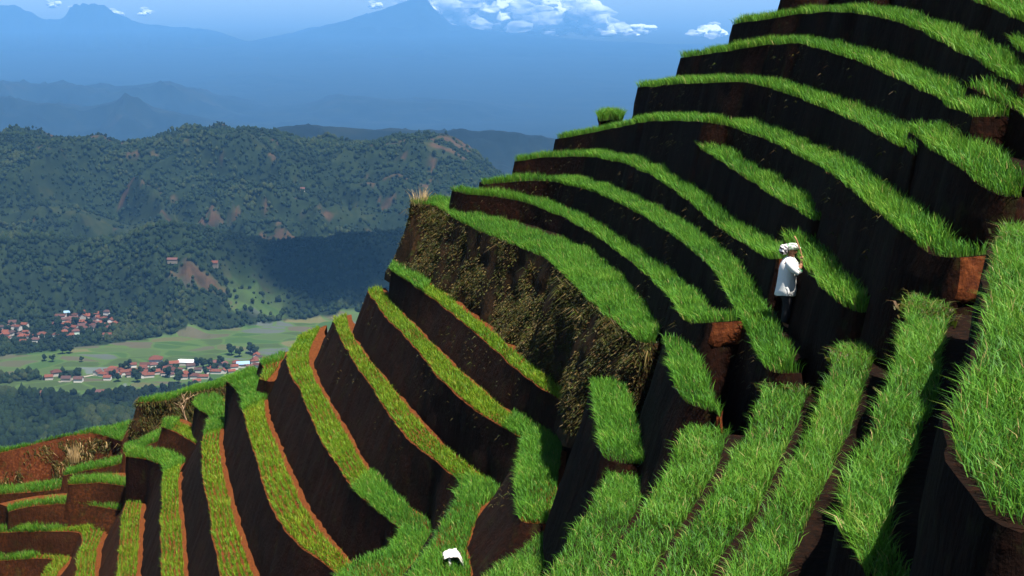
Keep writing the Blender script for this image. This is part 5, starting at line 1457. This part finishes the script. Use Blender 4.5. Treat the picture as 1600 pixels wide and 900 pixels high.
# ------------------------------------------------------------------ the farmer
M_SHIRT = simple('white_cotton', (0.80, 0.79, 0.76), 0.85, 0.04, 14)
M_SKIN = simple('tanned_skin', (0.30, 0.14, 0.075), 0.55, 0.08, 20)
M_TROUS = simple('black_trousers', (0.018, 0.017, 0.020), 0.85, 0.2, 20)
M_STICK = simple('bare_stick', (0.34, 0.17, 0.085), 0.7, 0.3, 12)
M_GREEN = simple('green_cloth', (0.03, 0.20, 0.09), 0.8, 0.2, 12)
_t = NT('striped_head_cloth')
_w = _t.n('ShaderNodeTexWave', {'Vector': _t.n('ShaderNodeTexCoord').outputs['Object'], 'Scale': 7.0, 'Distortion': 3.0, 'Detail': 2.0}, bands_direction='DIAGONAL').outputs['Fac']
M_STRIPE = _t.done(_t.principled(_t.ramp(_w, [(0.0, (0.02, 0.02, 0.025)), (0.42, (0.03, 0.03, 0.04)), (0.5, (0.62, 0.58, 0.60)), (1.0, (0.75, 0.72, 0.70))]), 0.85))
_t = NT('pale_green_cap_cloth')
_n = _t.noise(_t.n('ShaderNodeTexCoord').outputs['Object'], 9.0, 3)
M_CAP = _t.done(_t.principled(_t.ramp(_n, [(0.38, (0.06, 0.22, 0.10)), (0.5, (0.45, 0.52, 0.42)), (0.62, (0.66, 0.64, 0.56))]), 0.85))


def skin_mesh(name, verts, edges, root_i, mat, parent, sub=2):
    me = bpy.data.meshes.new(name)
    me.from_pydata([v[:3] for v in verts], edges, [])
    o = bpy.data.objects.new(name, me)
    COL.objects.link(o)
    sk = o.modifiers.new('skin', 'SKIN')
    if not me.skin_vertices:
        bpy.context.view_layer.objects.active = o
        bpy.ops.mesh.customdata_skin_add()
    for i, v in enumerate(verts):
        d = me.skin_vertices[0].data[i]
        rr = v[3]
        d.radius = (rr, rr) if not isinstance(rr, tuple) else rr
        d.use_root = (i == root_i)
    sb = o.modifiers.new('sub', 'SUBSURF')
    sb.levels = sb.render_levels = sub
    dg = bpy.context.evaluated_depsgraph_get()
    dg.update()
    m2 = bpy.data.meshes.new_from_object(o.evaluated_get(dg))
    m2.name = name
    m2.polygons.foreach_set('use_smooth', np.ones(len(m2.polygons), bool))
    o.modifiers.clear()
    o.data = m2
    m2.materials.clear()
    m2.materials.append(mat)
    o.parent = parent
    return o


def farmer(loc, rz):
    e = empty('person', loc, rz)
    e.scale = (0.92, 0.98, 0.90)
    tag(e, 'person in a long white shirt and striped head cloth holding up a bent stick', 'person')
    V = [(0, 0, .80, .12), (0, 0, .95, .115), (.02, 0, 1.10, .13), (.03, 0, 1.20, .10), (.05, 0, 1.275, .045), (.065, 0, 1.33, .058), (.085, 0, 1.385, .082), (.07, 0, 1.44, .07)]
    E = [(i, i + 1) for i in range(7)]

    def chain(start, pts):
        p = start
        for q in pts:
            V.append(q)
            E.append((p, len(V) - 1))
            p = len(V) - 1
        return p
    chain(0, [(0, -.085, .74, .08), (.03, -.09, .42, .053), (-.01, -.09, .085, .036), (.05, -.10, .045, .034), (.13, -.105, .03, .028)])
    chain(0, [(0, .085, .74, .08), (.06, .09, .42, .053), (.05, .09, .085, .036), (.11, .10, .045, .034), (.19, .105, .03, .028)])
    wr = chain(3, [(.03, -.15, 1.20, .055), (.12, -.195, 1.11, .045), (.20, -.20, 1.06, .038), (.235, -.15, 1.16, .030), (.245, -.115, 1.235, .024), (.248, -.108, 1.265, .026)])
    wl = chain(3, [(.03, .15, 1.20, .055), (.12, .18, 1.09, .045), (.20, .16, 1.02, .038), (.27, .05, 1.07, .030), (.295, -.005, 1.11, .024), (.298, -.03, 1.125, .026)])
    # nose, chin, ears
    chain(6, [(.165, 0, 1.375, .014)])
    chain(5, [(.125, 0, 1.325, .026)])
    body = skin_mesh('body', V, E, 0, M_SKIN, e)
    # hands: five bent fingers each, closed round the stick
    for nm, c, ax in (('right_hand', Vector((.248, -.108, 1.265)), Vector((-.18, 0.02, .98))), ('left_hand', Vector((.298, -.03, 1.125)), Vector((-.30, 0.05, .95)))):
        ax.normalize()
        s = Vector((0, 1, 0)) if nm == 'right_hand' else Vector((0, -1, 0))
        f = ax.cross(s).normalized()
        hv = [(*c, .022), (*(c + ax * .03), .020)]
        he = [(0, 1)]
        for k, ln in enumerate((.030, .034, .032, .026)):
            o = c + ax * (-.022 + .019 * k)
            a = o + f * .030
            b = a + s * ln * .9
            d = b - f * .030
            g = d - s * .012
            i = len(hv)
            hv += [(*a, .0095), (*b, .009), (*d, .008), (*g, .007)]
            he += [(0, i), (i, i + 1), (i + 1, i + 2), (i + 2, i + 3)]
        i = len(hv)
        t0 = c + ax * .03 - f * .018
        hv += [(*t0, .011), (*(t0 + s * .028 + ax * .012), .010), (*(t0 + s * .05 + f * .012), .008)]
        he += [(1, i), (i, i + 1), (i + 1, i + 2)]
        h = skin_mesh('hand', hv, he, 0, M_SKIN, e, 1)
    # eyes and mouth
    bm = bmesh.new()
    for y in (-.03, .03):
        r = bmesh.ops.create_uvsphere(bm, u_segments=8, v_segments=6, radius=.009)
        bmesh.ops.translate(bm, verts=r['verts'], vec=(.155, y, 1.40))
    me = bpy.data.meshes.new('eyes')
    bm.to_mesh(me)
    bm.free()
    me.materials.append(M_TROUS)
    o = bpy.data.objects.new('eyes', me)
    COL.objects.link(o)
    o.parent = e
    # shirt: one loose tunic with sleeves
    ring = 26
    prof_ = [(.605, .185, .205, -.005), (.61, .19, .21, -.005), (.70, .178, .20, 0), (.82, .165, .190, 0), (.95, .152, .182, .005), (1.06, .150, .186, .01), (1.15, .140, .190, .02), (1.215, .115, .165, .03), (1.25, .085, .10, .035), (1.275, .062, .066, .04), (1.285, .058, .06, .042)]
    P = []
    for z, rx, ry, cx in prof_:
        for k in range(ring):
            a = 2 * math.pi * k / ring
            fold = 1 + (.07 * math.sin(a * 5 + z * 4) + .04 * math.sin(a * 9 - z * 7)) * max(0, (1.1 - z)) * 1.8
            P.append((cx + rx * fold * math.cos(a), ry * fold * math.sin(a), z + .012 * math.sin(a * 3) * (z < .7)))
    parts = [(np.array(P), grid_faces(len(prof_), ring, wrap=True), np.zeros((0, 3), int))]
    parts.append(tube_mesh([(.03, -.10, 1.205), (.05, -.165, 1.18), (.12, -.198, 1.10), (.195, -.205, 1.05), (.212, -.19, 1.075)], [.075, .082, .078, .068, .056], 12, False))
    parts.append(tube_mesh([(.03, .10, 1.205), (.05, .165, 1.18), (.12, .182, 1.09), (.195, .165, 1.02), (.215, .14, 1.03)], [.075, .082, .078, .068, .056], 12, False))
    sh = mesh_np('shirt', *merged(parts), M_SHIRT, e)
    so = sh.modifiers.new('solid', 'SOLIDIFY')
    so.thickness = .006
    mesh_np('cuff', *merged([tube_mesh([(.205, -.195, 1.066), (.222, -.18, 1.098)], [.058, .050], 12, False)]), M_GREEN, e)
    # trousers
    tr = []
    for y, kx, ax_ in ((-.09, .03, -.01), (.09, .06, .05)):
        tr.append(tube_mesh([(0, y * .85, .84), (0, y, .74), (kx * .6, y, .56), (kx, y, .42), ((kx + ax_) / 2, y, .25), (ax_, y, .12)], [.11, .108, .092, .078, .072, .066], 14, False))
    mesh_np('trousers', *merged(tr), M_TROUS, e)
    # head cloth: cap over the crown and a big knotted bundle behind
    def blob(name, c, r, mat, n=0.1, f=9.0):
        bm = bmesh.new()
        bmesh.ops.create_icosphere(bm, subdivisions=4, radius=1.0)
        W = np.array([v.co[:] for v in bm.verts])
        Fc = np.array([[v.index for v in q.verts] for q in bm.faces])
        bm.free()
        W = W * (1 + n * fbm(W[:, 0] * f / 4, W[:, 1] * f / 4, W[:, 2] * f / 4, 3))[:, None] * np.array(r)
        ob = mesh_np(name, W, [Fc], mat, e)
        ob.location = c
        return ob
    c = blob('head_cloth', (.075, 0, 1.455), (.112, .10, .062), M_CAP, .18)
    blob('knotted_cloth', (-.055, -.01, 1.405), (.085, .10, .085), M_STRIPE, .45, 11)
    mesh_np('brim', *merged([tube_mesh([(.17, -.05, 1.44), (.195, 0, 1.437), (.17, .05, 1.44)], [.016, .02, .016], 8)]), M_CAP, e)
    st = mesh_np('walking_stick', *merged([tube_mesh([(.10, -.085, 1.66), (.135, -.085, 1.60), (.165, -.085, 1.52), (.215, -.085, 1.40), (.235, -.088, 1.32), (.262, -.07, 1.22), (.298, -.035, 1.10), (.345, -.01, .99)], [.011, .013, .0135, .0125, .0135, .013, .012, .010], 9)]), M_STICK)
    st.matrix_world = Matrix.Translation(loc) @ Matrix.Rotation(rz, 4, 'Z') @ Matrix.Diagonal((0.92, 0.98, 0.90, 1.0))
    tag(st, 'long bent brown stick held upright in both hands by the farmer', 'stick')


farmer(at_z(1226, 511, -5.5), R(-12))


# ------------------------------------------------------------------ white sack on the bed end
def sack():
    z = -11.96
    c = at_z(708, 886, z)
    e = empty('white_sack', c, 0.15)
    tag(e, 'crumpled white sack propped open like a little tent on the grass near the bottom edge', 'sack')
    # folded sheet: rows across, each row a bent profile
    nu, nv = 22, 18
    P = []
    for i in range(nu):
        u = i / (nu - 1)                       # 0 left tip .. 1 right foot
        for j in range(nv):
            v = j / (nv - 1) - 0.5             # depth
            if u < 0.55:
                t = u / 0.55
                x = -0.20 + 0.27 * t
                zz = 0.23 + 0.08 * math.sin(t * math.pi * 0.5)
            else:
                t = (u - 0.55) / 0.45
                x = 0.07 + 0.15 * t
                zz = 0.31 - 0.30 * t ** 1.15
            y = v * (0.26 + 0.10 * math.sin(u * 3.1)) + 0.05 * (u < 0.5) * (0.5 - u)
            n = float(fbm(x * 11, v * 6, 2.0, 4, 0.6)) * 0.055
            P.append((x + n * 0.5, y, max(0.0, zz + n + 0.05 * v)))
    o = mesh_np('folded_sheet', np.array(P), grid_faces(nu, nv), M_SACK, e)
    m = o.modifiers.new('solid', 'SOLIDIFY')
    m.thickness = 0.008
    # hanging strip at the front and crushed back side
    Q = []
    for i in range(8):
        t = i / 7
        for j in range(6):
            s = j / 5
            Q.append((-0.11 + 0.05 * s + 0.02 * t, -0.10 - 0.03 * t, 0.24 - 0.22 * t * (0.8 + 0.2 * s)))
    o = mesh_np('loose_flap', np.array(Q), grid_faces(8, 6), M_SACK, e)
    m = o.modifiers.new('solid', 'SOLIDIFY')
    m.thickness = 0.006
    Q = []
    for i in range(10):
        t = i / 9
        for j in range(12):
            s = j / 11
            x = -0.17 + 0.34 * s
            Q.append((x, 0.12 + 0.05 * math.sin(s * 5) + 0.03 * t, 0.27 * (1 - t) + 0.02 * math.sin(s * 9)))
    o = mesh_np('crushed_side', np.array(Q), grid_faces(10, 12), M_SACKSHADE, e)
    m = o.modifiers.new('solid', 'SOLIDIFY')
    m.thickness = 0.006


M_SACK = simple('white_sack_cloth', (0.55, 0.52, 0.49), 0.7, 0.25, 9)
M_SACKSHADE = simple('shaded_sack_cloth', (0.10, 0.07, 0.06), 0.8, 0.3, 12)  # darker copy of the sack cloth, its shaded side put into the colour
sack()
